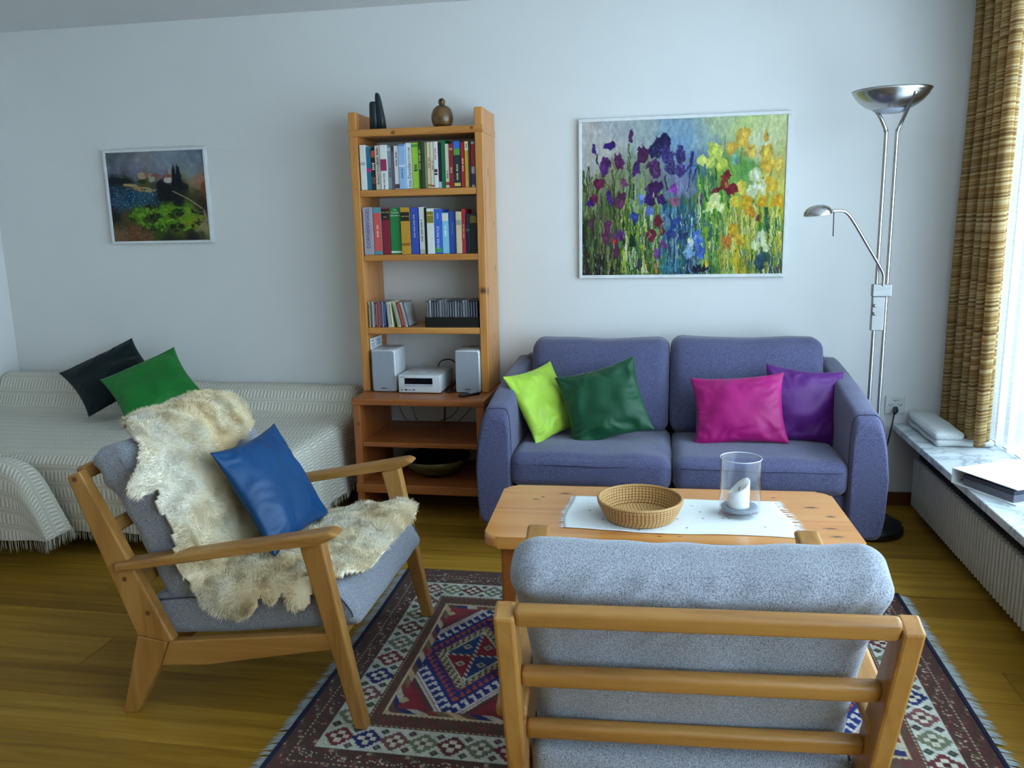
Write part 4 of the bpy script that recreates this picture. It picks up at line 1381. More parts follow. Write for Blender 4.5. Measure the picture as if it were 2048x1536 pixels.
# ---- books
def book(cols, x0, x1, z0, h, depth, label, group, title=None, front=3.903, bands=(), name='book', tilt=0.0, cat='book', paper=True):
    """hard or soft cover book: cover wraps a page block; the spine faces the room"""
    base, = cols[:1]
    w = x1 - x0
    t = thing(name, label, cat, ((x0 + x1) / 2, front + depth / 2, z0), group)
    m = plain('cover_%d_%d_%d' % base, rgb(*base), 0.5, var=0.08)
    mt = Matrix.Translation(((x0 + x1) / 2, 0, z0)) @ Matrix.Rotation(tilt, 4, 'Y') @ Matrix.Translation((-(x0 + x1) / 2, 0, -z0))
    bm = bmesh.new()
    cv = min(0.0022, w * 0.12)
    bm_box(bm, x0 + 0.0003, x0 + cv, front, front + depth, z0, z0 + h)
    bm_box(bm, x1 - cv, x1 - 0.0003, front, front + depth, z0, z0 + h)
    bm_box(bm, x0 + 0.0003, x1 - 0.0003, front - 0.0012, front + cv, z0, z0 + h, 0.0012, 2)
    bmesh.ops.transform(bm, matrix=mt, verts=bm.verts)
    add('cover', bm_mesh('cover', bm, m), t)
    bm = bmesh.new()
    bm_box(bm, x0 + cv, x1 - cv, front + cv, front + depth - 0.003, z0 + 0.002, z0 + h - 0.003)
    bmesh.ops.transform(bm, matrix=mt, verts=bm.verts)
    add('pages', bm_mesh('pages', bm, plain('book_pages', rgb(206, 198, 178), 0.9)), t)
    for (f0, f1, c) in bands:
        bm = bmesh.new()
        bm_box(bm, x0 + 0.0012, x1 - 0.0012, front - 0.0018, front - 0.0010, z0 + h * f0, z0 + h * f1)
        bmesh.ops.transform(bm, matrix=mt, verts=bm.verts)
        add('spine_label', bm_mesh('spine_label', bm, plain('print_%d_%d_%d' % c, rgb(*c), 0.5, var=0.05)), t)
    for (body, size, pos, c, vert) in (title or ()):
        mk = plain('ink_%d_%d_%d' % c, rgb(*c), 0.6, var=0.02, bump=0)
        if isinstance(body, str):
            rot = Matrix.Rotation(PI / 2, 4, 'X')
            if vert:
                rot = rot @ Matrix.Rotation(PI / 2, 4, 'Z')
            text_part('spine_title', body, size, mk, t, mt @ Matrix.Translation(((x0 + x1) / 2, front - 0.0021, z0 + h * pos)) @ rot)
        else:                       # print too small to read: a row of fine marks, body = number of letters
            bm = bmesh.new()
            for k in range(body):
                o_ = (k - (body - 1) / 2) * size * 0.55
                if k % 6 == 5:
                    continue
                e = size * (0.30 if k % 3 else 0.40)
                cx, cz = ((x0 + x1) / 2, z0 + h * pos + o_) if vert else ((x0 + x1) / 2 + o_, z0 + h * pos)
                dx, dz = (e, size * 0.17) if vert else (size * 0.17, e)
                dx = min(dx, w / 2 - 0.0015)
                bm_box(bm, cx - dx, cx + dx, front - 0.0021, front - 0.0012, cz - dz, cz + dz)
            bmesh.ops.transform(bm, matrix=mt, verts=bm.verts)
            add('spine_print', bm_mesh('spine_print', bm, mk), t, 'stuff')
    return t
ORD = ['first', 'second', 'third', 'fourth', 'fifth', 'sixth', 'seventh', 'eighth', 'ninth', 'tenth', 'eleventh', 'twelfth', 'thirteenth', 'fourteenth', 'fifteenth', 'sixteenth', 'seventeenth', 'eighteenth', 'nineteenth', 'twentieth', 'twenty-first', 'twenty-second', 'twenty-third', 'twenty-fourth', 'twenty-fifth', 'twenty-sixth', 'twenty-seventh']
DK, WH, RD = (34, 32, 40), (230, 228, 222), (150, 20, 30)
# (left, right) in units of the spine row, top, colour, words, bands, lettering
row1 = [
 (162, 208, 540, (224, 222, 216), 'white paperback', [(0.55, 0.62, (180, 176, 170))], None),
 (208, 250, 555, (30, 112, 140), 'teal paperback', [(0.42, 0.50, (206, 40, 110))], None),
 (250, 285, 575, (34, 26, 28), 'black paperback with a red top', [(0.80, 0.97, (196, 70, 44)), (0.15, 0.32, (112, 70, 60))], [(4, 0.016, 0.58, (232, 226, 214), True)]),
 (285, 330, 548, (206, 200, 184), 'cream paperback with a bold author name', [], [('Barbara Wood', 0.0165, 0.36, DK, True), (12, 0.013, 0.78, (120, 60, 60), True)]),
 (330, 385, 545, (226, 224, 220), 'white paperback with a magenta foot', [(0.42, 0.68, (150, 44, 84))], [(18, 0.008, 0.2, DK, True)]),
 (385, 420, 560, (132, 150, 152), 'grey-green paperback', [(0.9, 0.97, (190, 196, 190))], [(8, 0.010, 0.4, DK, True)]),
 (420, 443, 550, (112, 92, 120), 'thin violet paperback', [(0.86, 0.98, (60, 44, 80))], None),
 (443, 482, 555, (222, 220, 218), 'white paperback beside the thin violet one', [(0.02, 0.12, (60, 56, 60))], [(11, 0.011, 0.7, (90, 80, 110), True)]),
 (482, 537, 545, (150, 184, 222), 'pale blue paperback', [(0.50, 0.54, (220, 230, 240)), (0.96, 0.99, (90, 120, 190))], [(8, 0.010, 0.35, (60, 80, 140), True)]),
 (537, 590, 535, (228, 228, 222), 'white paperback with large blue lettering', [], [('Utta Danella', 0.023, 0.27, (24, 56, 108), True), ('Der blaue Vogel', 0.012, 0.72, (90, 100, 80), True)]),
 (590, 645, 535, (154, 204, 62), 'lime green paperback', [(0.9, 0.96, (90, 150, 70))], [(3, 0.02, 0.45, DK, True)]),
 (645, 665, 530, (74, 62, 36), 'thin olive brown paperback', [], [(15, 0.011, 0.62, (214, 190, 130), True)]),
 (665, 690, 535, (24, 72, 34), 'thin dark green paperback', [], None),
 (690, 712, 538, (176, 154, 118), 'thin beige paperback', [], None),
 (712, 742, 535, (228, 216, 176), 'cream paperback with small print', [(0.04, 0.09, (170, 120, 60))], [(10, 0.009, 0.55, (120, 84, 50), True)]),
 (742, 770, 535, (232, 224, 194), 'ivory paperback with small print', [(0.03, 0.07, (170, 60, 50))], [(9, 0.009, 0.5, (120, 90, 60), True)]),
 (770, 800, 535, (226, 224, 224), 'white paperback with a dark floral mark', [(0.34, 0.41, (96, 30, 60)), (0.28, 0.32, (60, 30, 56))], [(12, 0.009, 0.75, (150, 60, 90), True)]),
 (800, 828, 545, (22, 24, 44), 'navy black paperback', [(0.0, 0.14, (190, 190, 200))], None),
 (828, 860, 525, (12, 112, 64), 'tall plain green book', [], None),
 (860, 893, 555, (218, 212, 190), 'cream paperback with a red dot', [(0.06, 0.13, (176, 34, 34))], [(7, 0.009, 0.3, DK, True)]),
 (893, 925, 555, (140, 30, 34), 'dark red paperback', [(0.85, 0.9, (200, 140, 100))], [(5, 0.010, 0.4, (222, 190, 150), True)]),
 (925, 980, 535, (18, 50, 60), 'pictorial paperback with a blue sky top', [(0.84, 0.99, (44, 112, 206)), (0.70, 0.84, (92, 160, 70)), (0.03, 0.10, (200, 190, 90))], [(12, 0.012, 0.35, (226, 200, 110), True)]),
 (984, 1018, 545, (170, 34, 44), 'bright red paperback', [], [(11, 0.010, 0.5, (236, 200, 160), True)]),
 (1018, 1050, 540, (206, 158, 48), 'mustard yellow paperback', [(0.80, 0.98, (226, 214, 170))], [(4, 0.009, 0.9, DK, True)]),
 (1050, 1065, 542, (36, 30, 30), 'very thin black paperback', [], None),
 (1065, 1096, 545, (196, 194, 200), 'grey paperback with a red upper half', [(0.45, 0.95, (190, 40, 44)), (0.05, 0.3, (60, 60, 110))], None),
]
k1 = (-0.853 + 1.420) / (1100 - 158.0)
for i, (a, b, top, c, words, bands, title) in enumerate(row1):
    x0 = -1.4205 + (a - 158) * k1; x1 = -1.4205 + (b - 158) * k1 - 0.0006
    h = (892 - top) / 4.041 / 1646 * 3.97 * 1.0
    book([c], x0, x1, 1.592, h, 0.125 + 0.01 * (i % 3), words + ', ' + ORD[i] + ' from the left on the upper book shelf', 'books on the upper book shelf', title, 3.899 + 0.004 * ((i * 7) % 4), bands)
row2 = [
 (200, 280, 1042, (166, 162, 176), 'thick grey-lilac hardback with violet lettering', [], [('DORNENVOGEL', 0.0262, 0.56, (96, 40, 110), True)]),
 (283, 347, 1045, (96, 146, 152), 'hardback with a salmon spine panel', [(0.08, 0.88, (214, 86, 80))], [(9, 0.012, 0.5, (240, 210, 190), True)]),
 (347, 412, 1048, (136, 24, 50), 'crimson hardback with a black title field', [(0.74, 0.97, (30, 22, 26))], [(11, 0.007, 0.9, (200, 160, 90), False), (5, 0.006, 0.8, (200, 160, 90), False)]),
 (414, 504, 1050, (28, 128, 64), 'thick green hardback', [(0.03, 0.07, (220, 226, 214))], [('Utta', 0.010, 0.95, WH, False), ('Danella', 0.0125, 0.895, WH, False), (14, 0.006, 0.83, WH, False)]),
 (508, 582, 1050, (196, 144, 44), 'mustard hardback with a black title field', [(0.71, 0.90, (26, 24, 24)), (0.18, 0.24, (150, 100, 24))], [(11, 0.006, 0.81, (216, 176, 80), False)]),
 (585, 645, 1052, (44, 76, 172), 'royal blue hardback', [], [(22, 0.009, 0.6, (190, 190, 160), True)]),
 (652, 694, 1050, (214, 212, 204), 'white hardback with fine print', [(0.0, 0.1, (180, 176, 150))], [(19, 0.010, 0.5, DK, True)]),
 (694, 718, 1055, (22, 22, 24), 'black book between two white hardbacks', [], None),
 (718, 775, 1062, (222, 222, 216), 'white hardback with an olive label', [(0.68, 0.93, (132, 122, 34))], [(8, 0.006, 0.85, (230, 220, 150), False)]),
 (777, 834, 1070, (50, 96, 196), 'blue hardback with a large author name', [(0.03, 0.14, (60, 150, 90))], [('PETER MAYLE', 0.0175, 0.37, WH, True), (5, 0.010, 0.85, (160, 190, 230), True)]),
 (836, 888, 1098, (132, 194, 220), 'light blue paperback', [(0.80, 0.97, (222, 216, 204))], [(8, 0.011, 0.55, (240, 246, 250), True)]),
 (890, 947, 1090, (48, 78, 160), 'plain dark blue hardback', [], [(11, 0.009, 0.6, (110, 140, 200), True)]),
 (950, 994, 1092, (212, 190, 150), 'beige paperback with a grey panel', [(0.68, 0.80, (150, 150, 140))], None),
 (995, 1022, 1072, (168, 30, 48), 'narrow red hardback', [], [(15, 0.008, 0.5, (226, 170, 140), True)]),
 (1023, 1056, 1108, (14, 26, 36), 'narrow blue-black book', [(0.55, 0.62, (60, 90, 60))], None),
 (1057, 1114, 1108, (16, 16, 18), 'black book with a gold label', [(0.76, 0.94, (110, 92, 24))], None),
]
k2 = (-0.853 + 1.420) / (1114 - 197.0)
for i, (a, b, top, c, words, bands, title) in enumerate(row2):
    x0 = -1.4205 + (a - 197) * k2; x1 = -1.4205 + (b - 197) * k2
    h = (1421 - top) / 4.041 / 1646 * 3.99
    book([c], x0, x1, 1.283, h, 0.15 - 0.006 * (i % 3), words + ', ' + ORD[i] + ' from the left on the lower book shelf', 'books on the lower book shelf', title, 3.897 + 0.004 * ((i * 5) % 4), bands)

# ---- compact discs
def disc(x0, w, z0, tilt, c, label, group, front=3.905, h=0.124, cover=None):
    t = thing('compact_disc', label, 'compact disc', (x0 + w / 2, front + 0.07, z0), group)
    mt = Matrix.Translation((x0 + w, 0, z0)) @ Matrix.Rotation(tilt, 4, 'Y') @ Matrix.Translation((-(x0 + w), 0, -z0))
    bm = bmesh.new(); bm_box(bm, x0 + 0.0003, x0 + w - 0.0003, front, front + 0.140, z0, z0 + h, 0.0008, 1)
    bmesh.ops.transform(bm, matrix=mt, verts=bm.verts)
    add('case', bm_mesh('case', bm, plain('case_%d_%d_%d' % c, rgb(*c), 0.25, var=0.1)), t)
    bm = bmesh.new(); bm_box(bm, x0 + w * 0.28, x0 + w * 0.72, front - 0.0008, front + 0.0004, z0 + 0.008, z0 + h - 0.008)
    bmesh.ops.transform(bm, matrix=mt, verts=bm.verts)
    ic = tuple(max(0, int(v * 0.75)) for v in c) if sum(c) > 300 else tuple(min(255, v + 70) for v in c)
    add('inlay', bm_mesh('inlay', bm, plain('inlay_%d_%d_%d' % ic, rgb(*ic), 0.4, var=0.3, scale=300)), t)
    if cover:
        bm = bmesh.new(); bm_box(bm, x0 + w - 0.0006, x0 + w + 0.0006, front + 0.006, front + 0.134, z0 + 0.004, z0 + h - 0.004)
        bmesh.ops.transform(bm, matrix=mt, verts=bm.verts)
        add('front_cover', bm_mesh('front_cover', bm, plain('cd_cover_print', rgb(*cover), 0.35, var=0.45, scale=22)), t)
    return t
x = -1.4185
for i, (c, words, w) in enumerate([((196, 186, 150), 'cream', 0.0095), ((22, 22, 24), 'black', 0.006), ((206, 204, 200), 'white', 0.0105), ((60, 54, 50), 'dark brown', 0.009), ((150, 40, 42), 'red', 0.0105), ((134, 118, 118), 'pinkish grey', 0.0095),
        ((88, 24, 50), 'maroon', 0.0095), ((140, 156, 176), 'pale blue', 0.008), ((30, 34, 84), 'navy', 0.012), ((180, 180, 182), 'silver', 0.0095), ((222, 216, 184), 'thick ivory', 0.017)]):
    disc(x, w, 0.926, 0.0 if i < 9 else -0.07, c, words + ' compact disc case, ' + ORD[i] + ' from the left on the disc shelf', 'compact discs on the shelf')
    x += w + (0.0095 if i == 8 else 0.0006)
x += 0.0205
for i, (c, words, w) in enumerate([((170, 176, 110), 'yellow-green', 0.009), ((210, 208, 200), 'white', 0.0095), ((70, 36, 52), 'plum', 0.008), ((150, 44, 30), 'rust red', 0.009), ((190, 112, 60), 'orange', 0.008), ((208, 206, 206), 'pale grey', 0.0095), ((28, 40, 78), 'dark blue', 0.008)]):
    disc(x, w, 0.9275, -0.22, c, words + ' compact disc case leaning over, ' + ORD[i] + ' of the leaning ones', 'compact discs on the shelf', cover=(176, 174, 172) if i == 6 else None)
    x += w * 1.025
rk = thing('disc_rack', 'low black plastic rack holding a row of discs', 'disc rack', (-0.985, 3.98, 0.926))
RX0, RX1 = -1.125, -0.853
bm = bmesh.new()
for b in ((RX0, RX1, 3.896, 3.900, 0.926, 0.976), (RX0, RX1, 4.040, 4.044, 0.926, 1.03), (RX0, RX1, 3.900, 4.040, 0.926, 0.931), (RX0, RX0 + 0.004, 3.896, 4.044, 0.926, 0.98), (RX1 - 0.004, RX1, 3.896, 4.044, 0.926, 0.98)):
    bm_box(bm, *b)
add('tray', bm_mesh('tray', bm, M_BLACK), rk)
nd = 20
prs = random.Random(8)
for i in range(nd):
    w = 0.0105
    x0 = RX0 + 0.006 + i * (RX1 - RX0 - 0.012) / nd
    g = prs.choice([(120, 122, 128), (60, 62, 72), (176, 176, 178), (40, 42, 54), (92, 94, 104), (150, 152, 156), (52, 52, 56)])
    wd = {120: 'mid grey', 60: 'slate', 176: 'silver', 40: 'blue-black', 92: 'grey', 150: 'light grey', 52: 'charcoal'}[g[0]]
    disc(x0, w, 0.9315, 0.0, g, wd + ' compact disc case in the black rack, ' + ORD[i] + ' from its left end', 'compact discs in the black rack', front=3.9015, h=0.125)

# ---- hi-fi on the low unit
M_SPK = plain('speaker_white', rgb(206, 208, 210), 0.35)
def grille_mat():
    n = NT('grey_speaker_cloth')
    v = n.coords()
    f = n.noise(v, 700, 2)
    n.color(n.ramp(f, [(0.35, rgb(134, 138, 146)), (0.65, rgb(164, 168, 176))]))
    n.set(Roughness=0.8)
    n.bump(f, 0.3, 0.001)
    return n.m
M_GRILLE = grille_mat()
def speaker(x0, x1, label):
    t = thing('loudspeaker', label, 'loudspeaker', ((x0 + x1) / 2, 3.95, 0.603), 'white shelf loudspeakers')
    yf = 3.872
    box('cabinet', x0, x1, yf, yf + 0.185, 0.6035, 0.815, M_SPK, t, 0.010, 3)
    bm = bmesh.new()
    cx, cz = (x0 + x1) / 2, 0.709
    poly = [(cx + a, cz + b) for a, b in rounded_rect((x1 - x0) / 2 - 0.006, 0.100, 0.012)]
    bm_prism(bm, poly, 'y', yf - 0.006, yf + 0.002)
    add('grille', bm_mesh('grille', bm, M_GRILLE), t)
    g = box('badge', cx - 0.014, cx + 0.014, yf - 0.0075, yf - 0.0058, 0.6205, 0.6255, plain('badge_dark', rgb(70, 74, 84), 0.3), t)
    return t
speaker(-1.405, -1.282, 'white loudspeaker with grey front, beside the tall leaflet')
speaker(-0.977, -0.853, 'white loudspeaker with grey front, behind the remote control')
hf = thing('cd_receiver', 'compact white disc player and amplifier between the loudspeakers', 'stereo', (-1.15, 3.99, 0.603))
HX0, HX1, HF = -1.263, -1.047, 3.846
M_HIFI = plain('hifi_white', rgb(214, 216, 218), 0.3)
box('body', HX0, HX1, HF, 4.10, 0.6055, 0.694, M_HIFI, hf, 0.006, 3)
dsp = box('display', HX0 + 0.034, HX1 - 0.040, HF - 0.0012, HF + 0.001, 0.650, 0.680, plain('display_black', rgb(10, 12, 28), 0.12), hf)
box('disc_tray', HX0 + 0.034, HX1 - 0.040, HF - 0.0020, HF + 0.001, 0.638, 0.6485, plain('tray_silver', rgb(186, 190, 198), 0.25), hf)
for (a, b) in ((0.014, 0.020), (0.034, 0.046), (0.054, 0.062), (0.070, 0.086)):
    box('button', HX0 + a, HX0 + b, HF - 0.0015, HF + 0.001, 0.618, 0.6235, M_BLACK if b < 0.05 else plain('button_grey', rgb(100, 104, 112), 0.4), hf)
box('badge', HX0 + 0.010, HX0 + 0.034, HF - 0.0008, HF + 0.001, 0.6835, 0.6865, plain('badge_grey', rgb(120, 124, 132), 0.4), hf)
box('top_vent', -1.170, -1.140, 3.93, 3.99, 0.6935, 0.6952, plain('vent_white', rgb(236, 238, 240), 0.2), hf, 0.0006)
for (a, b) in ((HX0 + 0.02, 3.87), (HX1 - 0.02, 3.87), (HX0 + 0.02, 4.07), (HX1 - 0.02, 4.07)):
    lathe('foot', [(0, 0.6025), (0.008, 0.6025), (0.008, 0.606), (0, 0.606)], a, b, M_BLACK, hf, 12)
cb = thing('audio_cable', 'black cable looping behind the stereo to the loudspeaker', 'cable', (-1.0, 4.0, 0.603))
tube('cable', smooth_path([(-1.13, 4.105, 0.665), (-1.12, 4.13, 0.715), (-1.06, 4.12, 0.728), (-1.005, 4.06, 0.700), (-0.995, 4.02, 0.66), (-1.01, 3.98, 0.63), (-1.03, 3.93, 0.612), (-1.005, 3.90, 0.607), (-0.985, 3.93, 0.607), (-0.995, 3.98, 0.607)]), 0.0034, M_BLACK, cb, 8)
c2 = thing('speaker_wire', 'thin dark wire curled on the shelf beside the stereo', 'cable', (-1.03, 3.89, 0.603))
tube('wire', smooth_path([(-1.045, 4.06, 0.606), (-1.02, 3.98, 0.606), (-1.035, 3.90, 0.606), (-1.01, 3.868, 0.606), (-0.992, 3.90, 0.606), (-1.015, 3.95, 0.612), (-1.0, 4.0, 0.64)]), 0.0026, M_BLACK, c2, 6)
# wires hanging behind the low unit
for (pts, lab) in (([(-1.37, 4.188, 0.568), (-1.385, 4.188, 0.50), (-1.36, 4.188, 0.42), (-1.33, 4.17, 0.386)], 'thin wire on the wall inside the low unit, leftmost'),
                   ([(-1.34, 4.188, 0.568), (-1.31, 4.188, 0.48), (-1.275, 4.17, 0.386)], 'straight slanting wire on the wall inside the low unit'),
                   ([(-1.135, 4.186, 0.568), (-1.12, 4.186, 0.47), (-1.12, 4.17, 0.387)], 'thick black cable on the wall inside the low unit'),
                   ([(-1.07, 4.188, 0.568), (-1.045, 4.188, 0.47), (-1.08, 4.188, 0.41), (-1.14, 4.17, 0.386)], 'curved thin wire on the wall inside the low unit'),
                   ([(-0.94, 4.188, 0.52), (-0.99, 4.188, 0.44), (-1.04, 4.17, 0.386)], 'slanting wire on the wall near the sofa arm')):
    w = tube('wall_wire', smooth_path(pts), 0.004 if 'thick' in lab else 0.0018, M_BLACK, None, 6)
    tag(w, lab, 'cable', 'wires behind the low unit')
rc_ = thing('remote_control', 'small black remote control on the low unit', 'remote control', (-0.895, 3.81, 0.602))
a0 = 0.86
def rmt(p):
    return Matrix.Translation((-0.897, 3.815, 0.602)) @ Matrix.Rotation(a0, 4, 'Z') @ p
bm = bmesh.new(); bm_box(bm, -0.055, 0.055, -0.018, 0.018, 0.0005, 0.014, 0.005, 3)
bmesh.ops.transform(bm, matrix=Matrix.Translation((-0.897, 3.815, 0.602)) @ Matrix.Rotation(a0, 4, 'Z'), verts=bm.verts)
add('body', bm_mesh('body', bm, M_BLACK), rc_)
for k in range(4):
    for l in range(3):
        bm = bmesh.new(); bm_box(bm, -0.002 + k * 0.012, 0.005 + k * 0.012, -0.012 + l * 0.009, -0.007 + l * 0.009, 0.0138, 0.0152)
        bmesh.ops.transform(bm, matrix=Matrix.Translation((-0.897, 3.815, 0.602)) @ Matrix.Rotation(a0, 4, 'Z'), verts=bm.verts)
        add('button', bm_mesh('button', bm, plain('button_pale', rgb(190, 192, 196), 0.4)), rc_)
# leaflet leaning behind the left speaker
lf = thing('leaflet', 'white printed leaflet standing behind the loudspeaker', 'leaflet', (-1.40, 4.05, 0.603))
M_PAPER = plain('white_paper', rgb(222, 224, 228), 0.8)
LM = Matrix.Translation((-1.4185, 3.906, 0.604)) @ Matrix.Rotation(1.535, 4, 'Z')
bm = bmesh.new(); bm_box(bm, 0, 0.16, -0.0006, 0.0006, 0, 0.262)
bmesh.ops.transform(bm, matrix=LM, verts=bm.verts)
add('sheet', bm_mesh('sheet', bm, M_PAPER), lf)
for (a, b, c, d) in ((0.012, 0.045, 0.246, 0.251), (0.085, 0.135, 0.242, 0.247), (0.012, 0.06, 0.232, 0.235), (0.085, 0.14, 0.230, 0.233), (0.012, 0.05, 0.225, 0.228), (0.085, 0.15, 0.222, 0.225), (0.012, 0.06, 0.217, 0.220)):
    bm = bmesh.new(); bm_box(bm, a, b, -0.0012, -0.0005, c, d)
    bmesh.ops.transform(bm, matrix=LM, verts=bm.verts)
    add('printed_line', bm_mesh('printed_line', bm, plain('print_blue_grey', rgb(96, 104, 130), 0.7)), lf)

# ---- bowl in the low unit
bw = thing('ceramic_bowl', 'large dark ceramic bowl on the bottom of the low unit', 'bowl', (-1.10, 3.92, 0.172))
def bowl_mat(name, c1, c2):
    n = NT(name)
    f = n.noise(n.coords(), 14, 4)
    n.color(n.ramp(f, [(0.35, c1), (0.65, c2)]))
    n.set(Roughness=0.3)
    return n.m
lathe('outside', [(0.0, 0.1725), (0.07, 0.1725), (0.075, 0.185), (0.12, 0.205), (0.165, 0.243), (0.176, 0.268), (0.174, 0.272)], -1.10, 3.905, bowl_mat('olive_glaze', rgb(38, 40, 28), rgb(98, 94, 58)), bw, 56)
lathe('inside', [(0.174, 0.272), (0.168, 0.268), (0.15, 0.235), (0.10, 0.200), (0.0, 0.188)], -1.10, 3.905, bowl_mat('black_glaze', rgb(10, 10, 12), rgb(24, 22, 22)), bw, 56)

# ---- on top of the bookcase
sp = thing('carved_figure', 'blackish carved figure of two upright fingers on the bookcase', 'sculpture', (-1.335, 3.93, 1.872))
def slab(name, pts, cx, cy, mat, parent):
    """stack of rounded-rectangle sections: (z, hx, hy, dx)"""
    verts, faces = [], []
    n = 20
    for (z, hx, hy, dx) in pts:
        for k in range(n):
            a = 2 * PI * k / n
            ca, sa = math.cos(a), math.sin(a)
            verts.append((cx + dx + hx * math.copysign(abs(ca) ** 0.55, ca), cy + hy * math.copysign(abs(sa) ** 0.55, sa), z))
    for i in range(len(pts) - 1):
        for k in range(n):
            faces.append((i * n + k, i * n + (k + 1) % n, (i + 1) * n + (k + 1) % n, (i + 1) * n + k))
    faces.append(tuple(reversed(range(n)))); faces.append(tuple(range((len(pts) - 1) * n, len(pts) * n)))
    return add(name, mesh_from(name, verts, faces, mat, True), parent)
M_EBONY = plain('blackened_wood', rgb(20, 36, 42), 0.45, var=0.4, scale=18, bump=0.3)
slab('short_finger', [(1.873, 0.021, 0.026, 0.0), (1.93, 0.019, 0.024, 0.0), (1.985, 0.018, 0.022, 0.0), (1.996, 0.016, 0.019, 0.0), (2.000, 0.009, 0.011, 0.0)], -1.343, 3.92, M_EBONY, sp)
slab('tall_finger', [(1.873, 0.020, 0.024, 0.0), (1.93, 0.018, 0.022, -0.004), (1.99, 0.015, 0.018, -0.011), (2.02, 0.012, 0.015, -0.014), (2.034, 0.009, 0.012, -0.016), (2.040, 0.004, 0.005, -0.017)], -1.308, 3.925, M_EBONY, sp)
vs = thing('round_flask', 'round brown speckled ceramic flask with a small knob neck', 'vase', (-1.01, 3.93, 1.872))
M_FLASK = bowl_mat('brown_speckled_glaze', rgb(64, 42, 22), rgb(122, 88, 50))
lathe('belly', [(0.0, 1.8725), (0.036, 1.8725), (0.046, 1.885), (0.0515, 1.908), (0.0505, 1.930), (0.043, 1.951), (0.030, 1.964), (0.017, 1.970), (0.0125, 1.973)], -1.012, 3.93, M_FLASK, vs, 48)
lathe('knob_neck', [(0.0125, 1.973), (0.0155, 1.979), (0.0165, 1.987), (0.0145, 1.995), (0.009, 2.001), (0.005, 2.002), (0.004, 1.996)], -1.012, 3.93, M_FLASK, vs, 32)
tube('spout', [(-1.012, 3.917, 1.990), (-1.012, 3.910, 1.991)], 0.004, M_BLACK, vs, 10)

# ================================================================== FLOOR LAMP
LXc, LYc = 0.957, 3.815
lamp = thing('floor_lamp', 'brushed steel uplighter floor lamp with a reading arm', 'floor lamp', (LXc, LYc, 0.0))
M_STEEL = metal('brushed_steel', (0.47, 0.46, 0.45, 1), 0.24)
M_STEELS = metal('satin_steel', (0.30, 0.295, 0.29, 1), 0.42)
M_STEELD = metal('dark_steel', (0.07, 0.07, 0.075, 1), 0.4)
lathe('base', [(0.0, 0.0), (0.150, 0.0), (0.157, 0.008), (0.157, 0.026), (0.150, 0.036), (0.03, 0.042), (0.0, 0.042)], LXc, LYc, M_STEELD, lamp, 56)
for (s, top) in ((-1, (0.888, 1.862)), (1, (1.006, 1.908))):
    xr = LXc + s * 0.0215
    tube('pole', smooth_path([(xr, LYc, 0.04), (xr, LYc, 0.6), (xr, LYc, 1.2), (xr, LYc, 1.72), (xr + s * 0.002, LYc, 1.765), (xr + s * 0.012, LYc, 1.795), ((xr + top[0]) / 2 + s * 0.006, LYc - (0.062 if s > 0 else 0), (1.795 + top[1]) / 2), (top[0], LYc - (0.130 if s > 0 else -0.02), top[1])], 5), 0.0080, M_STEEL, lamp, 14)
bowl = lathe('uplight_bowl', [(0.0, 1.852), (0.068, 1.852), (0.071, 1.853), (0.098, 1.866), (0.124, 1.885), (0.144, 1.909), (0.154, 1.930), (0.156, 1.931), (0.149, 1.918), (0.12, 1.892), (0.08, 1.868), (0.0, 1.860)], LXc - 0.010, LYc, M_STEEL, lamp, 72)
lathe('glass_bottom', [(0.0, 1.838), (0.040, 1.8395), (0.060, 1.845), (0.070, 1.8525)], LXc - 0.010, LYc, plain('frosted_glass', rgb(150, 158, 170), 0.35), bowl, 48)
box('clamp', LXc - 0.040, LXc + 0.040, LYc - 0.016, LYc + 0.016, 1.073, 1.128, M_STEELS, lamp, 0.004)
sw = box('switch_box', LXc - 0.037, LXc + 0.014, LYc - 0.015, LYc + 0.013, 0.925, 1.073, M_STEELS, lamp, 0.003)
for z in (1.035, 1.000):
    bm = bmesh.new()
    bmesh.ops.create_cone(bm, cap_ends=True, segments=16, radius1=0.0075, radius2=0.006, depth=0.018)
    bmesh.ops.transform(bm, matrix=Matrix.Translation((LXc - 0.028, LYc - 0.023, z)) @ Matrix.Rotation(PI / 2, 4, 'X'), verts=bm.verts)
    add('dimmer_knob', bm_mesh('dimmer_knob', bm, M_STEEL, True), sw)
tube('reading_arm', smooth_path([(LXc + 0.002, LYc - 0.012, 1.12), (LXc + 0.002, LYc - 0.014, 1.16), (LXc - 0.012, LYc - 0.02, 1.195), (LXc - 0.085, LYc - 0.05, 1.305), (LXc - 0.150, LYc - 0.08, 1.400), (LXc - 0.180, LYc - 0.095, 1.433), (LXc - 0.205, LYc - 0.105, 1.443), (LXc - 0.245, LYc - 0.12, 1.443)], 6), 0.0068, M_STEEL, lamp, 12)
HXc, HYc, HZ = LXc - 0.302, LYc - 0.135, 1.430
bm = bmesh.new()
prf = [(0.058, 0.0), (0.056, 0.012), (0.046, 0.026), (0.028, 0.036), (0.0, 0.040)]
hd = lathe('reading_head', [(r, z) for r, z in prf], 0, 0, M_STEEL, lamp, 40)
hd.data.transform(Matrix.Translation((HXc, HYc, HZ)) @ Matrix.Rotation(-0.12, 4, 'Y') @ Matrix.Rotation(0.10, 4, 'X'))
gd = lathe('reading_glass', [(0.0, -0.004), (0.03, -0.003), (0.056, 0.001)], 0, 0, plain('frosted_glass', rgb(150, 158, 170), 0.35), hd, 40)
gd.data.transform(Matrix.Translation((HXc, HYc, HZ)) @ Matrix.Rotation(-0.12, 4, 'Y') @ Matrix.Rotation(0.10, 4, 'X'))
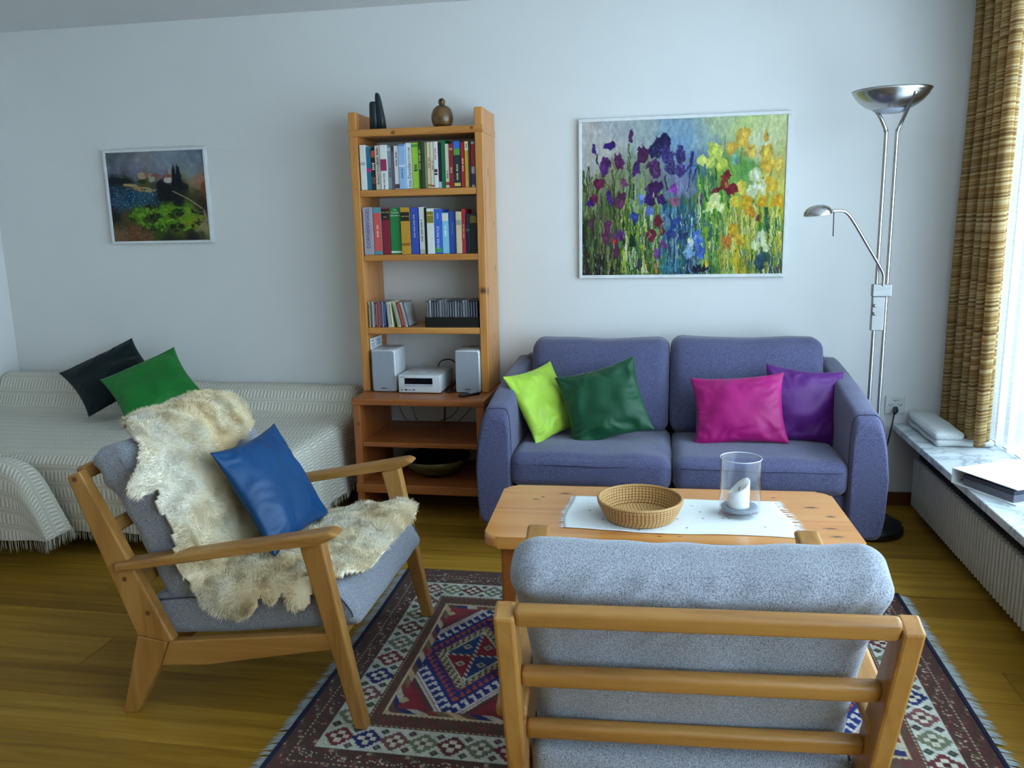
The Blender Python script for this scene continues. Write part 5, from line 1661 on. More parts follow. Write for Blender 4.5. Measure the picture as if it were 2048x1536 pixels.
tube('aiming_pin', [(LXc - 0.236, LYc - 0.115, 1.440), (LXc - 0.234, LYc - 0.115, 1.338)], 0.0022, M_STEELD, lamp, 8)

# ================================================================== SILL: TOWEL AND BINDER
M_TOWEL = fabric('white_cotton_towel', rgb(172, 174, 174), rgb(212, 214, 212), 240, 0.95, 0.7, 0.2)
tw = thing('folded_towel', 'folded white cotton blanket on the sill below the striped curtain', 'blanket', (1.32, 3.93, 0.42))
def tow_warp(dz):
    def w(p):
        return p + Vector((0.006 * noise.noise(Vector((p.y * 9, p.z * 20, dz))), 0, 0.007 * noise.noise(Vector((p.x * 9, p.y * 9, dz * 5)))))
    return w
rbox('lower_fold', 1.205, 1.445, 3.748, 4.165, 0.4195, 0.452, 0.015, M_TOWEL, n=20, warp=tow_warp(1.0), puff=(0.003, 0.003, 0.004), parent=tw)
rbox('upper_fold', 1.200, 1.325, 3.752, 4.172, 0.4475, 0.486, 0.018, M_TOWEL, n=20, warp=tow_warp(2.0), puff=(0.003, 0.002, 0.006), parent=tw)

bi = thing('ring_binder', 'white ring binder lying open-edged on the marble sill', 'binder', (1.25, 3.15, 0.42))
ang = math.radians(27)
BM_ = Matrix.Translation((1.104, 3.232, 0.4205)) @ Matrix.Rotation(ang, 4, 'Z')
M_BIND = plain('white_binder_board', rgb(236, 238, 240), 0.35)
def bpart(name, x0, x1, y0, y1, z0, z1, m, bev=0.0):
    bm = bmesh.new(); bm_box(bm, x0, x1, y0, y1, z0, z1, bev)
    bmesh.ops.transform(bm, matrix=BM_, verts=bm.verts)
    return add(name, bm_mesh(name, bm, m), bi)
# local x along the spine, local -y away from it
bpart('bottom_cover', 0, 0.32, -0.285, 0, 0.0, 0.003, M_BIND, 0.001)
bpart('top_cover', 0, 0.32, -0.285, 0, 0.056, 0.059, M_BIND, 0.001)
bpart('spine', 0, 0.32, -0.003, 0.0, 0.002, 0.057, M_BIND, 0.001)
bpart('paper_stack', 0.012, 0.308, -0.262, -0.045, 0.0035, 0.030, plain('binder_paper', rgb(112, 112, 126), 0.8, var=0.5, scale=260))
bpart('paper_stack', 0.012, 0.308, -0.262, -0.045, 0.032, 0.045, plain('binder_paper_dark', rgb(66, 66, 84), 0.8, var=0.4, scale=260))
for xx in (0.05, 0.13, 0.19, 0.27):
    pth = [BM_ @ Vector((xx, -0.042 + 0.020 * math.cos(a), 0.027 + 0.020 * math.sin(a))) for a in np.linspace(0, 2 * PI, 20, endpoint=False)]
    tube('ring', pth, 0.002, M_STEEL, bi, 8, True)
bpart('ring_plate', 0.04, 0.28, -0.030, -0.004, 0.0035, 0.010, M_STEEL)

# ================================================================== RUG (knots coloured one by one)
RUGX0, RUGX1, RUGY0, RUGY1 = -1.012, 0.902, 1.785, 3.112
rw, rh = RUGX1 - RUGX0, RUGY1 - RUGY0
KN = 0.004
pr = Paint(int(rw / KN), int(rh / KN), 21)
pr.prep()
mx = pr.X * rw; my = (1 - pr.Y) * rh           # metres from the near left corner
ex = np.minimum(mx, rw - mx); ey = np.minimum(my, rh - my)
n1 = pr.rng.rand(pr.h, pr.w)
blk = pr.rng.rand(pr.h // 3 + 1, pr.w // 3 + 1).repeat(3, 0).repeat(3, 1)[:pr.h, :pr.w]
C = lambda *c: np.array(c) / 255.0
def put(mask, c):
    pr.a[mask] = C(*c)
BX = (0.0, 0.095, 0.197, 0.230)    # band edges along the short sides
BY = (0.0, 0.124, 0.243, 0.306)    # band edges along the long sides
tx = np.interp(ex, BX, [0, 1, 2, 3]); ty = np.interp(ey, BY, [0, 1, 2, 3])
tx = np.where(ex > BX[3], 3 + (ex - BX[3]), tx); ty = np.where(ey > BY[3], 3 + (ey - BY[3]), ty)
lev = np.minimum(tx, ty)
side = tx < ty                       # True on the short sides
along = np.where(side, my, mx); per = np.where(side, ex, ey)
put(lev < 1, (76, 44, 36))
m = (lev < 1)
# small flower figures in the outer stripe
fy_ = np.floor(along / 0.012).astype(int); fx_ = np.floor(lev / 0.111).astype(int)
pat = ((fy_ * 7 + fx_ * 5) % 9)
put(m & (pat == 0) & (blk > 0.3), (104, 40, 40)); put(m & (pat == 3) & (blk > 0.4), (58, 58, 44)); put(m & (pat == 5) & (blk > 0.45), (96, 78, 56)); put(m & (pat == 7) & (blk > 0.72), (156, 140, 120))
put(m & (np.abs(lev - 0.5) < 0.025) & ((along / 0.008).astype(int) % 2 == 0), (186, 164, 136))
put(m & (lev > 0.62) & (lev < 0.88) & (n1 > 0.93), (196, 180, 160))
put(m & (lev < 0.06), (44, 28, 30))
# white stripe with stepped stars
w_ = (lev >= 1) & (lev < 2)
put(w_, (190, 190, 176))
put(w_ & ((lev < 1.03) | (lev > 1.97)), (70, 46, 40))
mid_s = (BX[1] + BX[2]) / 2; mid_l = (BY[1] + BY[2]) / 2
cols = [(112, 28, 40), (20, 26, 92), (112, 66, 66), (106, 112, 84), (92, 34, 38), (96, 106, 88)]
def star(cx, cy, c, st=0.0085, k=5):
    ix = np.floor(np.abs(mx - cx) / st + 0.0).astype(int); iy = np.floor(np.abs(my - cy) / st).astype(int)
    reg = (ix + iy <= k - 1) & w_
    put(reg, c)
    put((ix + iy <= 1) & reg, (196, 190, 172))
    put((ix == 0) & (iy <= 2) & reg, (200, 190, 170)); put((iy == 0) & (ix <= 2) & reg, (200, 190, 170))
    put((ix + iy == 0) & reg, tuple(int(v * 0.7) for v in c))
def lozenge(cx, cy, c, r=0.014):
    put((np.abs(mx - cx) + np.abs(my - cy) < r) & w_, c)
    put((np.abs(mx - cx) + np.abs(my - cy) < r * 0.4) & w_, tuple(min(255, v + 40) for v in c))
nlong = 20; pitch = (rw - 2 * mid_s) / nlong
q = 0
for yy in (mid_l, rh - mid_l):
    for k in range(nlong + 1):
        cx = mid_s + k * pitch
        star(cx, yy, cols[(k + q) % 6])
        for s in (-1, 1):
            lozenge(cx + pitch / 2, yy + s * 0.036, ((62, 52, 48), (54, 60, 50), (70, 44, 46))[k % 3])
    q += 2
nsh = 9; pts_ = (rh - 2 * mid_l) / nsh
for xx in (mid_s, rw - mid_s):
    for k in range(1, nsh):
        cy = mid_l + k * pts_
        star(xx, cy, cols[(k * 5 + q) % 6], 0.0092)
    for k in range(nsh):
        for s in (-1, 1):
            lozenge(xx + s * 0.030, mid_l + (k + 0.5) * pts_, ((54, 46, 44), (50, 56, 48))[k % 2], 0.016)
    q += 1
# inner brown stripe with beaded edges
b_ = (lev >= 2) & (lev < 3)
put(b_, (86, 54, 42))
put(b_ & ((np.floor(along / 0.016) + np.floor(lev / 0.25)).astype(int) % 3 == 0) & (blk > 0.25), (104, 44, 40))
put(b_ & ((np.floor(along / 0.016) + np.floor(lev / 0.25)).astype(int) % 5 == 1) & (blk > 0.35), (74, 66, 48))
put(b_ & ((lev < 2.10) | (lev > 2.93)) & ((along / 0.008).astype(int) % 2 == 0), (190, 166, 130))
# field
f_ = lev >= 3
fx = mx - BX[3]; fy = my - BY[3]; FW = rw - 2 * BX[3]; FH = rh - 2 * BY[3]
put(f_, (18, 30, 104))
edge = np.minimum(np.minimum(fx, FW - fx), np.minimum(fy, FH - fy))
st_ = f_ & (edge < 0.030)
par = np.floor((fx + fy + edge * 0.8) / 0.038).astype(int) % 6
for k, c in enumerate([(186, 150, 118), (96, 62, 48), (30, 34, 92), (176, 168, 150), (120, 44, 42), (110, 96, 62)]):
    put(st_ & (par == k), c)
put(f_ & (edge < 0.005), (190, 170, 136))
nh = 4; hp = (FW - 0.02) / nh
for k in range(nh):
    cx = 0.01 + hp * (k + 0.5)
    cell = f_ & (edge >= 0.030) & (np.abs(fx - cx) <= hp / 2)
    dx = np.abs(fx - cx); dy = np.abs(fy - FH / 2)
    lim = 0.085 + (hp / 2 - dx) * (0.235 / 0.155)
    out = cell & (dy > lim)
    gap = dy - lim
    put(out, (112, 26, 34) if k % 2 == 0 else (150, 90, 84))
    put(out & (gap < 0.052), (70, 48, 50)); put(out & (gap < 0.036), (186, 178, 168)); put(out & (gap < 0.020), (150, 60, 60)); put(out & (gap < 0.014), (198, 192, 184))
    tri = out & (gap > 0.08)
    put(tri, (128, 26, 36)); put(out & (np.abs(dx - hp / 2 + 0.03) + np.abs(dy - FH / 2 + 0.075) < 0.018), (170, 160, 110))
    ins = cell & (dy <= lim)
    tpos = dx * 0.9 - dy * 0.6
    tooth = (np.floor(tpos / 0.011).astype(int) % 3)
    put(ins & (gap > -0.062) & (gap < -0.004) & (tooth == 0) & (dy > 0.08), (196, 190, 188))
    put(ins & (gap > -0.062) & (gap < -0.042) & (tooth != 1) & (dy > 0.08), (196, 190, 188))
    dd = dx / 0.128 + dy / 0.205
    tt = np.floor((dx - dy) / 0.012).astype(int) % 3
    put(ins & (dd > 1.14) & (dd < 1.34) & (tt == 0), (160, 56, 50)); put(ins & (dd > 1.24) & (dd < 1.34) & (tt != 1), (170, 66, 54))
    put(ins & (dd < 1.06), (150, 40, 44))
    chk = (np.floor((dx - dy) / 0.013) + np.floor(dd / 0.105)).astype(int) % 3
    rb_ = ins & (dd < 1.02)
    put(rb_ & (chk == 0), (150, 138, 104)); put(rb_ & (chk == 1), (180, 170, 142)); put(rb_ & (chk == 2), (44, 40, 52))
    put(ins & (dd < 0.80), (196, 188, 170))
    inner = ins & (dd < 0.75)
    sgx = fx < cx; sgy = fy > FH / 2
    put(inner & (sgx == sgy), (20, 56, 112)); put(inner & (sgx != sgy), (134, 24, 36))
    put(inner & ((dx < 0.005) | (dy < 0.005)) & ((np.floor((mx + my) / 0.012)).astype(int) % 2 == 0), (196, 190, 176))
    put(inner & (np.abs(dx - 0.035) + np.abs(dy - 0.055) < 0.018), (176, 166, 150)); put(inner & (np.abs(dx - 0.035) + np.abs(dy - 0.055) < 0.008), (50, 74, 60))
pr.a = pr.a * (0.90 + 0.18 * n1[..., None]) * (0.86 + 0.24 * pr.noise_img2[..., None])
M_RUG = attr_mat('knotted_wool_pile', 0.95, 0.5, 0.15, 500, 0.15)
rug = thing('oriental_rug', 'hand-knotted rug with red and blue medallions and white star border', 'rug', ((RUGX0 + RUGX1) / 2, (RUGY0 + RUGY1) / 2, 0.0))
def rug_P(u, v, rel):
    x = RUGX0 + u * rw + 0.012 * np.sin(v * 3.1 + 0.5) * (1 - u)
    y = RUGY1 - v * rh
    return np.stack([x, y, np.full_like(u, 0.0115)], 1)
add('pile', colour_sheet('pile', pr.a, rug_P, M_RUG), rug)
box('backing', RUGX0 + 0.004, RUGX1 - 0.002, RUGY0 + 0.003, RUGY1 - 0.003, 0.0004, 0.0108, plain('rug_backing', rgb(52, 34, 32), 0.95), rug)
M_NAVY = plain('navy_selvedge', rgb(20, 20, 52), 0.95)
tube('edge_cord', [(RUGX0 + 0.012 * math.sin(k / 20 * 3.1 + 0.5) - 0.004, RUGY1 - rh * k / 20, 0.0085) for k in range(21)], 0.0085, M_NAVY, rug, 8)
tube('edge_cord', [(RUGX1 + 0.004, RUGY1 - rh * k / 20, 0.0085) for k in range(21)], 0.0085, M_NAVY, rug, 8)
for s in (-1, 1):
    R0, T0, M0 = [], [], []
    for k in range(620):
        t = rng.rand()
        yy = RUGY1 - rh * t
        x0 = (RUGX0 + 0.012 * math.sin(t * 3.1 + 0.5) - 0.010) if s < 0 else RUGX1 + 0.010
        L = rng.uniform(0.030, 0.046)
        dy = rng.normal(0, 0.006) - 0.006
        R0.append((x0, yy, 0.007)); M0.append((x0 + s * L * 0.5, yy + dy * 0.5, 0.005)); T0.append((x0 + s * L, yy + dy, 0.002))
    strands('fringe', np.array(R0), np.array(T0), 0.0016, plain('pale_rug_fringe', rgb(176, 184, 184), 0.95), rug, np.array(M0), np.tile(np.array([[0, 1.0, 0.1]]), (620, 1)))

# ================================================================== PAINTINGS
def iris_painting():
    p = Paint(470, 360, 33)
    p.prep()
    def uv(x, y):
        u = (x - 106) / 1740.0
        top = 150 - 82 * u; bot = 1438 - 20 * u
        v = (y - top) / (bot - top)
        return (x - 106) / (1756 - 62 * v), v
    bg = [(150, 200, (205, 200, 195)), (400, 180, (188, 192, 196)), (300, 350, (205, 200, 195)), (650, 250, (178, 190, 190)), (900, 200, (150, 180, 200)), (1000, 300, (136, 172, 205)), (1150, 250, (165, 190, 190)),
          (1300, 150, (195, 210, 170)), (1500, 130, (205, 220, 150)), (1750, 150, (220, 228, 170)), (1650, 300, (225, 230, 190)), (1780, 400, (215, 215, 140)), (150, 500, (200, 195, 190)), (350, 600, (150, 155, 120)),
          (600, 620, (150, 160, 130)), (800, 700, (120, 130, 140)), (1000, 650, (150, 150, 190)), (1100, 500, (110, 130, 180)), (1150, 600, (60, 112, 100)), (1300, 550, (150, 190, 70)), (1500, 550, (110, 170, 90)),
          (1700, 700, (230, 215, 120)), (150, 800, (140, 145, 110)), (400, 850, (86, 106, 56)), (600, 800, (130, 150, 140)), (900, 850, (56, 116, 130)), (1050, 850, (90, 120, 80)), (1250, 850, (130, 170, 60)),
          (1500, 900, (200, 190, 60)), (1750, 900, (200, 200, 70)), (120, 1100, (46, 54, 36)), (300, 1100, (76, 76, 66)), (500, 1050, (116, 146, 36)), (700, 1050, (120, 140, 110)), (950, 1050, (46, 86, 140)),
          (1100, 1050, (56, 106, 150)), (1300, 1050, (120, 160, 70)), (1450, 1150, (215, 200, 80)), (1650, 1050, (76, 136, 66)), (1780, 1150, (180, 190, 80)), (150, 1380, (40, 36, 34)), (350, 1380, (36, 20, 34)),
          (550, 1350, (86, 136, 56)), (750, 1380, (120, 110, 50)), (850, 1350, (46, 126, 136)), (1000, 1380, (26, 54, 86)), (1150, 1390, (24, 28, 52)), (1250, 1350, (120, 150, 70)), (1430, 1350, (200, 175, 40)),
          (1600, 1350, (56, 86, 96)), (1750, 1390, (56, 86, 126))]
    p.background([(*uv(x, y), c) for x, y, c in bg], 3.6)
    st = p.fbm(130, 8, 3)
    low = np.clip((p.Y - 0.30) / 0.25, 0, 1)
    p.a *= (1 + (st - 0.5)[..., None] * 0.75 * low[..., None])
    r = p.rng
    zones = [(110, 480, [(66, 96, 36), (110, 130, 60), (40, 60, 30), (90, 80, 60), (140, 150, 90)], 500, 1420), (440, 800, [(116, 150, 30), (60, 110, 50), (170, 190, 60), (220, 220, 180), (30, 56, 40)], 620, 1430),
             (780, 1180, [(30, 90, 120), (60, 140, 150), (90, 130, 200), (30, 60, 100), (170, 200, 210), (70, 120, 60)], 760, 1420), (1100, 1420, [(130, 180, 50), (60, 130, 60), (170, 200, 70), (40, 100, 70), (220, 220, 150)], 500, 1420),
             (1340, 1840, [(200, 190, 50), (110, 160, 60), (230, 210, 90), (50, 110, 60), (235, 230, 180)], 760, 1420)]
    for (x0, x1, cs, y0, y1) in zones:
        for k in range(210):
            x = r.uniform(x0, x1); a = r.uniform(y0, y1 - 60); b = a + r.uniform(50, 260)
            u0, v0 = uv(x, a); u1, v1 = uv(x + r.normal(0, 12), min(b, 1425))
            p.stroke(u0, v0, u1, v1, r.uniform(0.0012, 0.0042), cs[r.randint(len(cs))], r.uniform(0.5, 0.95))
    for (x0, y0, x1, y1, w, c) in [(130, 640, 190, 1000, 3, (70, 96, 50)), (155, 510, 210, 720, 4, (56, 80, 40)), (250, 480, 340, 700, 9, (76, 90, 56)), (370, 430, 430, 620, 10, (110, 130, 56)), (520, 330, 545, 780, 12, (92, 116, 52)),
                                   (505, 420, 530, 640, 7, (60, 76, 50)), (650, 500, 668, 720, 6, (96, 120, 66)), (830, 580, 850, 700, 10, (52, 64, 70)), (1075, 400, 1020, 720, 9, (56, 60, 110)), (1100, 480, 1190, 800, 22, (30, 104, 86)),
                                   (1120, 480, 1180, 900, 12, (96, 156, 50)), (1340, 250, 1330, 410, 5, (120, 130, 70)), (1350, 430, 1410, 600, 7, (110, 140, 60)), (1480, 330, 1460, 520, 8, (120, 140, 60)), (1590, 640, 1575, 830, 12, (60, 110, 76)),
                                   (1660, 600, 1650, 700, 5, (70, 100, 50)), (1735, 480, 1700, 640, 5, (130, 140, 60)), (750, 850, 730, 1180, 9, (120, 150, 60)), (1120, 880, 1118, 1000, 6, (220, 226, 220)), (1680, 840, 1690, 1080, 30, (40, 100, 60)),
                                   (560, 960, 575, 1240, 24, (34, 78, 44)), (470, 1200, 480, 1400, 16, (196, 196, 40)), (640, 1150, 650, 1380, 10, (206, 190, 50)), (1180, 1000, 1180, 1330, 22, (150, 186, 50)), (1300, 1090, 1290, 1350, 9, (214, 150, 60)),
                                   (1430, 1200, 1420, 1400, 55, (206, 184, 46)), (740, 1340, 755, 1425, 16, (214, 130, 50)), (920, 1090, 915, 1400, 10, (120, 160, 210))]:
        p.stroke(*uv(x0, y0), *uv(x1, y1), w / 1756 / 2 + 0.0008, c, 0.92, 0.15)
    VI, VD, NV, MG = (70, 24, 110), (64, 20, 76), (38, 28, 88), (122, 30, 84)
    F = [ # x, y, rx, ry, angle, colour
     (212, 370, 20, 48, -0.25, (66, 40, 120)), (240, 460, 10, 40, -0.2, (60, 44, 90)), (348, 345, 44, 46, 0, (60, 24, 118)), (308, 500, 48, 88, 0.1, (88, 34, 112)), (435, 470, 42, 92, -0.35, (98, 34, 92)), (535, 265, 17, 66, 0, (96, 40, 96)),
     (640, 400, 60, 72, 0.1, (76, 22, 74)), (585, 530, 40, 76, 0.1, (74, 36, 108)), (735, 520, 52, 76, -0.1, (80, 24, 88)), (815, 310, 78, 70, 0, (34, 26, 80)), (745, 400, 58, 66, 0, (36, 28, 86)), (850, 420, 70, 70, 0, (58, 44, 120)), (960, 410, 56, 76, 0, (44, 34, 104)),
     (870, 520, 60, 60, 0, (50, 34, 100)), (960, 540, 48, 62, 0, (66, 50, 124)), (1050, 460, 14, 70, 0.3, (50, 46, 110)), (1080, 570, 12, 60, 0.3, (54, 60, 120)), (255, 655, 44, 44, 0, (116, 28, 72)), (215, 775, 40, 50, 0.3, (110, 26, 76)), (180, 830, 48, 22, -0.5, (70, 26, 120)),
     (345, 770, 26, 80, -0.4, (76, 30, 122)), (480, 650, 36, 44, 0, (124, 58, 104)), (440, 790, 44, 80, 0.3, (100, 46, 80)), (750, 680, 66, 68, 0, (70, 20, 92)), (695, 780, 44, 60, 0.3, (62, 18, 100)), (805, 785, 40, 60, -0.2, (66, 24, 110)), (895, 700, 40, 50, 0, (150, 66, 168)),
     (900, 800, 60, 46, 0, (160, 104, 130)), (1140, 790, 16, 60, 0, (110, 70, 120)), (560, 915, 36, 58, 0, (44, 70, 150)), (690, 880, 38, 40, 0, (90, 110, 190)), (625, 780, 30, 40, 0, (120, 140, 200)), (765, 975, 42, 46, 0, (124, 24, 56)), (700, 1090, 44, 52, 0.2, (118, 26, 50)), (808, 1058, 26, 34, 0, (112, 24, 52)),
     (925, 985, 42, 44, 0, (40, 70, 150)), (870, 1075, 40, 46, 0, (50, 66, 140)), (975, 1080, 40, 48, 0, (30, 60, 110)), (815, 1170, 30, 50, -0.4, (120, 60, 130)), (750, 1255, 26, 46, 0, (138, 70, 150)), (330, 1020, 34, 60, 0.2, (112, 40, 96)), (310, 1110, 30, 60, 0.2, (116, 44, 90)), (425, 1090, 52, 54, -0.2, (110, 56, 124)), (400, 1220, 28, 60, 0.0, (104, 40, 86)), (385, 1145, 16, 26, 0, (200, 70, 60)),
     (185, 990, 18, 50, -0.1, (96, 40, 90)), (1100, 1130, 54, 70, 0, (90, 130, 206)), (1040, 1160, 28, 36, 0, (220, 226, 200)), (1020, 1240, 40, 60, 0, (140, 176, 220)), (1130, 1230, 30, 60, 0, (70, 110, 190)),
     (1255, 370, 72, 78, 0, (206, 218, 104)), (1160, 450, 58, 40, 0.3, (210, 222, 116)), (1310, 490, 52, 50, 0, (204, 216, 96)), (1215, 480, 40, 44, 0, (206, 216, 110)), (1490, 260, 62, 88, 0, (228, 188, 84)), (1400, 340, 52, 60, 0.5, (226, 184, 76)), (1545, 360, 48, 74, -0.5, (232, 196, 96)), (1420, 440, 40, 40, 0, (130, 180, 160)),
     (1680, 235, 20, 60, 0, (222, 170, 66)), (1690, 400, 58, 80, 0, (230, 188, 78)), (1690, 500, 70, 70, 0, (228, 186, 72)), (1785, 490, 40, 80, 0, (232, 194, 90)), (1590, 580, 60, 66, 0, (222, 228, 180)), (1560, 700, 50, 70, 0.3, (226, 230, 190)), (1640, 680, 40, 60, 0, (228, 232, 190)),
     (1720, 660, 56, 60, 0, (232, 196, 70)), (1770, 790, 56, 60, -0.3, (228, 176, 40)), (1640, 800, 46, 48, 0, (224, 170, 30)), (1520, 810, 60, 66, 0, (222, 176, 40)), (1410, 810, 40, 50, 0.3, (228, 200, 70)), (1540, 880, 44, 50, 0, (206, 150, 40)), (1460, 680, 40, 60, 0, (230, 206, 90)),
     (1345, 590, 48, 42, 0, (130, 46, 40)), (1330, 650, 44, 50, 0, (140, 60, 44)), (1265, 705, 44, 30, -0.4, (120, 36, 40)), (1395, 700, 50, 50, 0.7, (132, 32, 46)), (1345, 640, 16, 30, 0, (190, 110, 60)),
     (1255, 790, 44, 60, 0, (224, 228, 160)), (1215, 850, 40, 44, 0.4, (222, 228, 150)), (1300, 850, 40, 44, -0.4, (226, 230, 160)), (1400, 1030, 50, 60, 0, (226, 178, 40)), (1355, 1120, 40, 70, 0.3, (210, 130, 50)), (1455, 1120, 40, 66, -0.3, (228, 184, 50)), (1605, 950, 14, 36, 0, (130, 60, 40)),
     (1630, 1110, 44, 60, 0, (224, 230, 190)), (1590, 1170, 44, 44, 0, (220, 228, 170)), (1670, 1190, 36, 44, 0, (226, 230, 180)), (1250, 1290, 30, 50, 0, (110, 160, 70)), (850, 1370, 60, 40, 0, (60, 140, 150)), (1620, 1310, 50, 80, 0, (40, 80, 96)), (1110, 1370, 80, 40, 0, (20, 26, 50)), (1175, 1330, 22, 26, 0, (226, 196, 50)), (600, 1340, 28, 40, 0, (60, 56, 60)), (540, 1150, 24, 60, 0, (20, 40, 26))]
    for (x, y, rx, ry, an, c) in F:
        u, v = uv(x, y)
        p.blob(u, v, rx / 1756 * 1.05, ry / 1756 * 1.05, c, an, 0.95, 0.42, 30)
        # lighter and darker touches of the knife
        for k in range(4):
            p.blob(u + r.normal(0, rx / 4200), v + r.normal(0, ry / 3200), rx / 1756 * 0.35, ry / 1756 * 0.32, tuple(np.clip(np.array(c) * r.uniform(0.7, 1.35) + 6, 0, 255)), an + r.normal(0, 0.4), 0.6, 0.6, 20)
    for k in range(420):   # pale scratches in the dark navy iris and specks below
        x = r.uniform(720, 1010); y = r.uniform(330, 600)
        u, v = uv(x, y); p.stroke(u, v, u + r.normal(0, 0.006), v + r.uniform(0.005, 0.02), 0.0011, (176, 176, 206), 0.30)
    for k in range(700):
        x = r.uniform(110, 1830); y = r.uniform(900, 1430)
        u, v = uv(x, y); c = [(236, 236, 214), (196, 200, 60), (30, 40, 40), (110, 160, 200), (60, 120, 60), (150, 60, 90)][r.randint(6)]
        p.stroke(u, v, u, v + r.uniform(0.006, 0.03), 0.0014, c, 0.7)
    # signature
    for (x0, y0, x1, y1) in [(1600, 1345, 1582, 1358), (1582, 1358, 1600, 1372), (1600, 1372, 1580, 1386), (1616, 1360, 1618, 1384), (1632, 1364, 1640, 1384), (1650, 1362, 1652, 1386), (1668, 1362, 1690, 1384), (1704, 1366, 1716, 1384)]:
        p.stroke(*uv(x0, y0), *uv(x1, y1), 0.0022, (24, 40, 40), 0.9)
    # canvas lightness grain
    wx = np.clip((np.arange(p.w)[None, :] + (p.fbm(34, 26, 3) - 0.5) * 8).astype(int), 0, p.w - 1)
    wy = np.clip((np.arange(p.h)[:, None] + (p.fbm(50, 24, 3) - 0.5) * 20).astype(int), 0, p.h - 1)
    p.a = p.a[wy, wx]
    dab = p.fbm(90, 34, 3)
    p.a *= (0.80 + 0.28 * dab)[..., None]
    p.a *= (0.93 + 0.14 * r.rand(p.h, p.w, 1))
    return np.clip(p.a, 0, 1), p
def landscape_painting():
    p = Paint(250, 205, 44)
    p.prep()
    def uv(x, y):
        v = (y - 235 + 80 * (x - 170) / 1222) / 1170.0
        return (x - 170 - 118 * v) / 1222.0, v
    bg = [(200, 300, (96, 104, 106)), (450, 300, (110, 112, 120)), (700, 280, (128, 128, 136)), (600, 380, (146, 140, 150)), (1000, 260, (128, 142, 156)), (1300, 250, (112, 124, 142)), (1250, 420, (132, 142, 152)), (300, 480, (120, 124, 142)), (550, 450, (118, 118, 146)), (850, 430, (132, 136, 152)),
          (1350, 560, (150, 112, 92)), (1250, 600, (150, 134, 96)), (280, 600, (20, 26, 34)), (450, 620, (40, 44, 22)), (700, 620, (80, 78, 40)), (900, 700, (24, 26, 28)), (300, 720, (30, 60, 76)), (500, 800, (24, 66, 104)), (700, 800, (44, 90, 112)), (350, 900, (50, 84, 112)), (800, 860, (24, 50, 62)), (1000, 760, (14, 16, 22)), (1150, 700, (30, 34, 24)), (1300, 700, (56, 60, 22)), (1400, 780, (90, 66, 44)), (1100, 850, (14, 18, 24)), (1400, 880, (30, 26, 24)),
          (300, 1050, (24, 20, 20)), (450, 1080, (80, 70, 28)), (600, 1030, (76, 120, 24)), (950, 950, (90, 140, 24)), (1200, 980, (100, 150, 30)), (1300, 1080, (130, 140, 24)), (800, 1100, (70, 100, 20)), (1050, 1150, (86, 110, 24)), (700, 1200, (40, 52, 20)), (900, 1230, (50, 80, 20)), (350, 1280, (120, 90, 66)), (550, 1260, (112, 66, 40)), (700, 1300, (120, 80, 60)), (1000, 1300, (34, 32, 26)), (1300, 1290, (26, 26, 24)), (1440, 1150, (146, 138, 96)), (1420, 1000, (120, 112, 70)), (380, 1160, (56, 58, 26))]
    p.background([(*uv(x, y), c) for x, y, c in bg], 4.0)
    r = p.rng
    sky = np.clip((0.28 - p.Y) * 20, 0, 1)[..., None]
    p.a += (p.fbm(16, 12, 3) - 0.5)[..., None] * 0.18 * sky
    for (x, y, rx, ry, an, c) in [(300, 590, 110, 46, 0.05, (16, 22, 34)), (420, 590, 80, 34, 0.15, (22, 28, 30)), (640, 520, 60, 44, 0, (176, 150, 122)), (760, 540, 48, 54, 0, (170, 160, 140)), (820, 510, 70, 24, 0.1, (142, 84, 72)), (700, 500, 40, 18, 0, (150, 104, 88)), (965, 560, 58, 40, 0, (190, 182, 168)), (965, 508, 66, 18, -0.1, (150, 84, 74)), (985, 450, 24, 36, 0, (170, 150, 144)), (860, 560, 24, 36, 0, (150, 110, 96)),
           (500, 645, 110, 20, 0.1, (170, 150, 100)), (650, 690, 160, 28, 0.12, (176, 142, 84)), (640, 590, 60, 30, 0, (44, 56, 20)), (1350, 540, 80, 50, -0.4, (160, 116, 92)), (1400, 640, 30, 60, 0, (130, 74, 44)),
           (870, 700, 44, 130, 0, (10, 16, 22)), (960, 720, 70, 110, 0, (12, 16, 20)), (1180, 640, 50, 40, 0.3, (26, 34, 20)), (1040, 520, 26, 140, 0.02, (10, 20, 26)), (1100, 530, 34, 140, -0.1, (10, 22, 28)), (1120, 640, 52, 60, 0, (12, 20, 22))]:
        u, v = uv(x, y)
        p.blob(u, v, rx / 1222, ry / 1222, c, an, 0.95, 0.30, 14)
    for (x, y0, y1, w) in [(1025, 345, 640, 20), (1078, 340, 640, 26), (905, 505, 640, 12), (865, 540, 660, 10)]:
        u0, v0 = uv(x, y0); u1, v1 = uv(x + 6, y1)
        p.stroke(u1, v1, u0, v0, w / 1222, (10, 18, 24), 1.0, 0.95)
    for k in range(500):
        x = r.uniform(230, 850); y = 680 + r.rand() * 260
        u, v = uv(x, y); p.blob(u, v, r.uniform(0.003, 0.009), r.uniform(0.003, 0.008), [(120, 160, 180), (30, 60, 110), (20, 40, 60), (60, 120, 140), (10, 30, 70)][r.randint(5)], 0, 0.75, 0.5, 10)
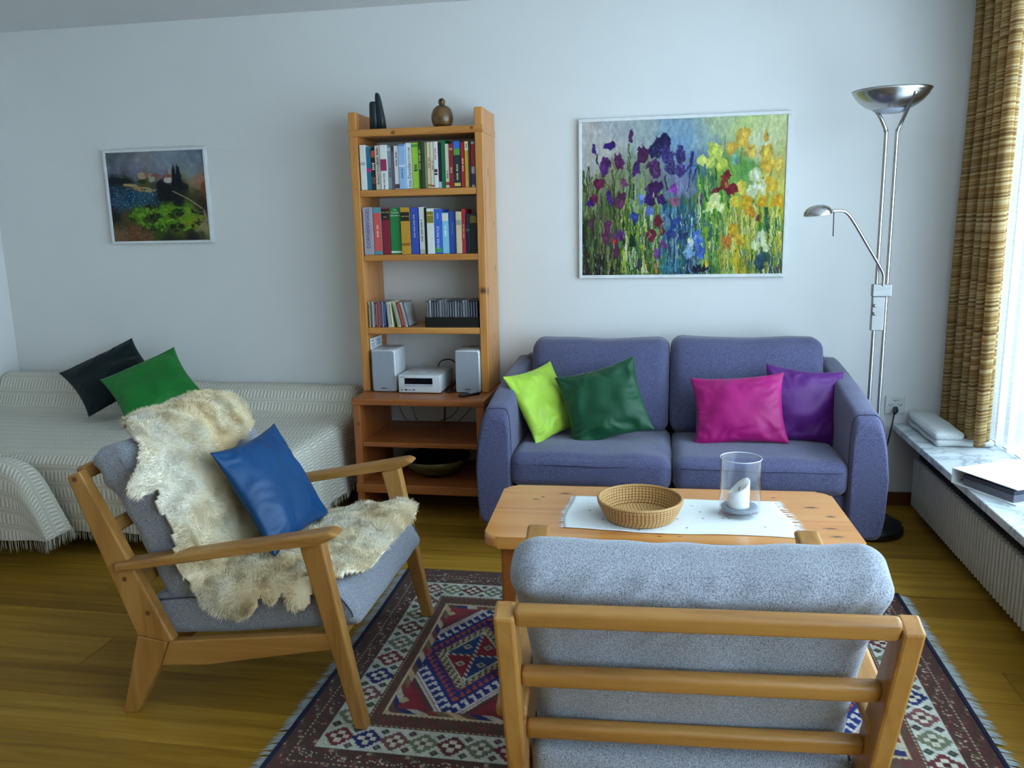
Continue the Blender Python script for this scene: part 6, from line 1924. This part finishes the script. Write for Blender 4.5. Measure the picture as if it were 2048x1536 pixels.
    for k in range(800):
        x = r.uniform(470, 1400); y = 900 + r.rand() * 320
        if abs(x - 950) / 480 + abs(y - 1050) / 200 > 1.25:
            continue
        u, v = uv(x, y); clump = math.sin(x * 0.021 + 1.0) + math.sin(y * 0.034 + x * 0.008)
        cs = [(96, 146, 26), (78, 128, 22), (120, 160, 34), (150, 138, 28) if x > 1150 else (70, 112, 20)] if clump > -0.25 else [(26, 36, 14), (40, 56, 18), (20, 22, 16), (60, 80, 20)]
        p.blob(u, v, r.uniform(0.005, 0.022), r.uniform(0.004, 0.018), cs[r.randint(4)], 0, 0.8, 0.6, 18)
    for k in range(260):
        x = r.uniform(280, 800); y = r.uniform(1180, 1370)
        u, v = uv(x, y); p.blob(u, v, 0.006, 0.004, [(140, 90, 66), (60, 40, 30), (160, 110, 90), (90, 80, 40)][r.randint(4)], 0, 0.7, 0.5, 10)
    for (x0, y0, x1, y1) in [(1030, 700, 1220, 790), (1220, 790, 1400, 910), (1420, 930, 1460, 1060), (1460, 1060, 1330, 1210)]:
        p.stroke(*uv(x0, y0), *uv(x1, y1), 0.010, (150, 136, 110), 0.8)
    p.a *= (0.92 + 0.16 * r.rand(p.h, p.w, 1))
    return np.clip(p.a, 0, 1), p
def framed(name, label, x0, x1, z0, z1, img, fw, rough, depth=0.022):
    t = thing(name, label, 'painting', ((x0 + x1) / 2, WALL_Y - 0.01, z0))
    m = plain('white_frame_' + name, rgb(224, 226, 226), 0.45)
    yf = WALL_Y - depth
    for (a, b, c, d) in ((x0, x1, z0, z0 + fw), (x0, x1, z1 - fw, z1), (x0, x0 + fw, z0 + fw, z1 - fw), (x1 - fw, x1, z0 + fw, z1 - fw)):
        box('frame', a, b, yf, WALL_Y - 0.001, c, d, m, t, 0.0025)
    lum = img.mean(2)
    def P(u, v, rel):
        return np.stack([x0 + fw + u * (x1 - x0 - 2 * fw), yf + 0.007 - rel, z1 - fw - v * (z1 - z0 - 2 * fw)], 1)
    rel = (lum - lum.mean()) * 0.002
    add('canvas', colour_sheet('canvas', img, P, attr_mat('oil_paint_' + name, rough, 0.25, 0.2, 160), rel), t)
    return t
framed('iris_painting', 'large white framed painting of purple and yellow irises above the sofa', -0.393, 0.604, 1.139, 1.910, iris_painting()[0] ** 1.12, 0.016, 0.6)
framed('landscape_painting', 'small white framed painting of a hill village above the daybed', -2.978, -2.375, 1.352, 1.852, landscape_painting()[0], 0.014, 0.5, 0.030)
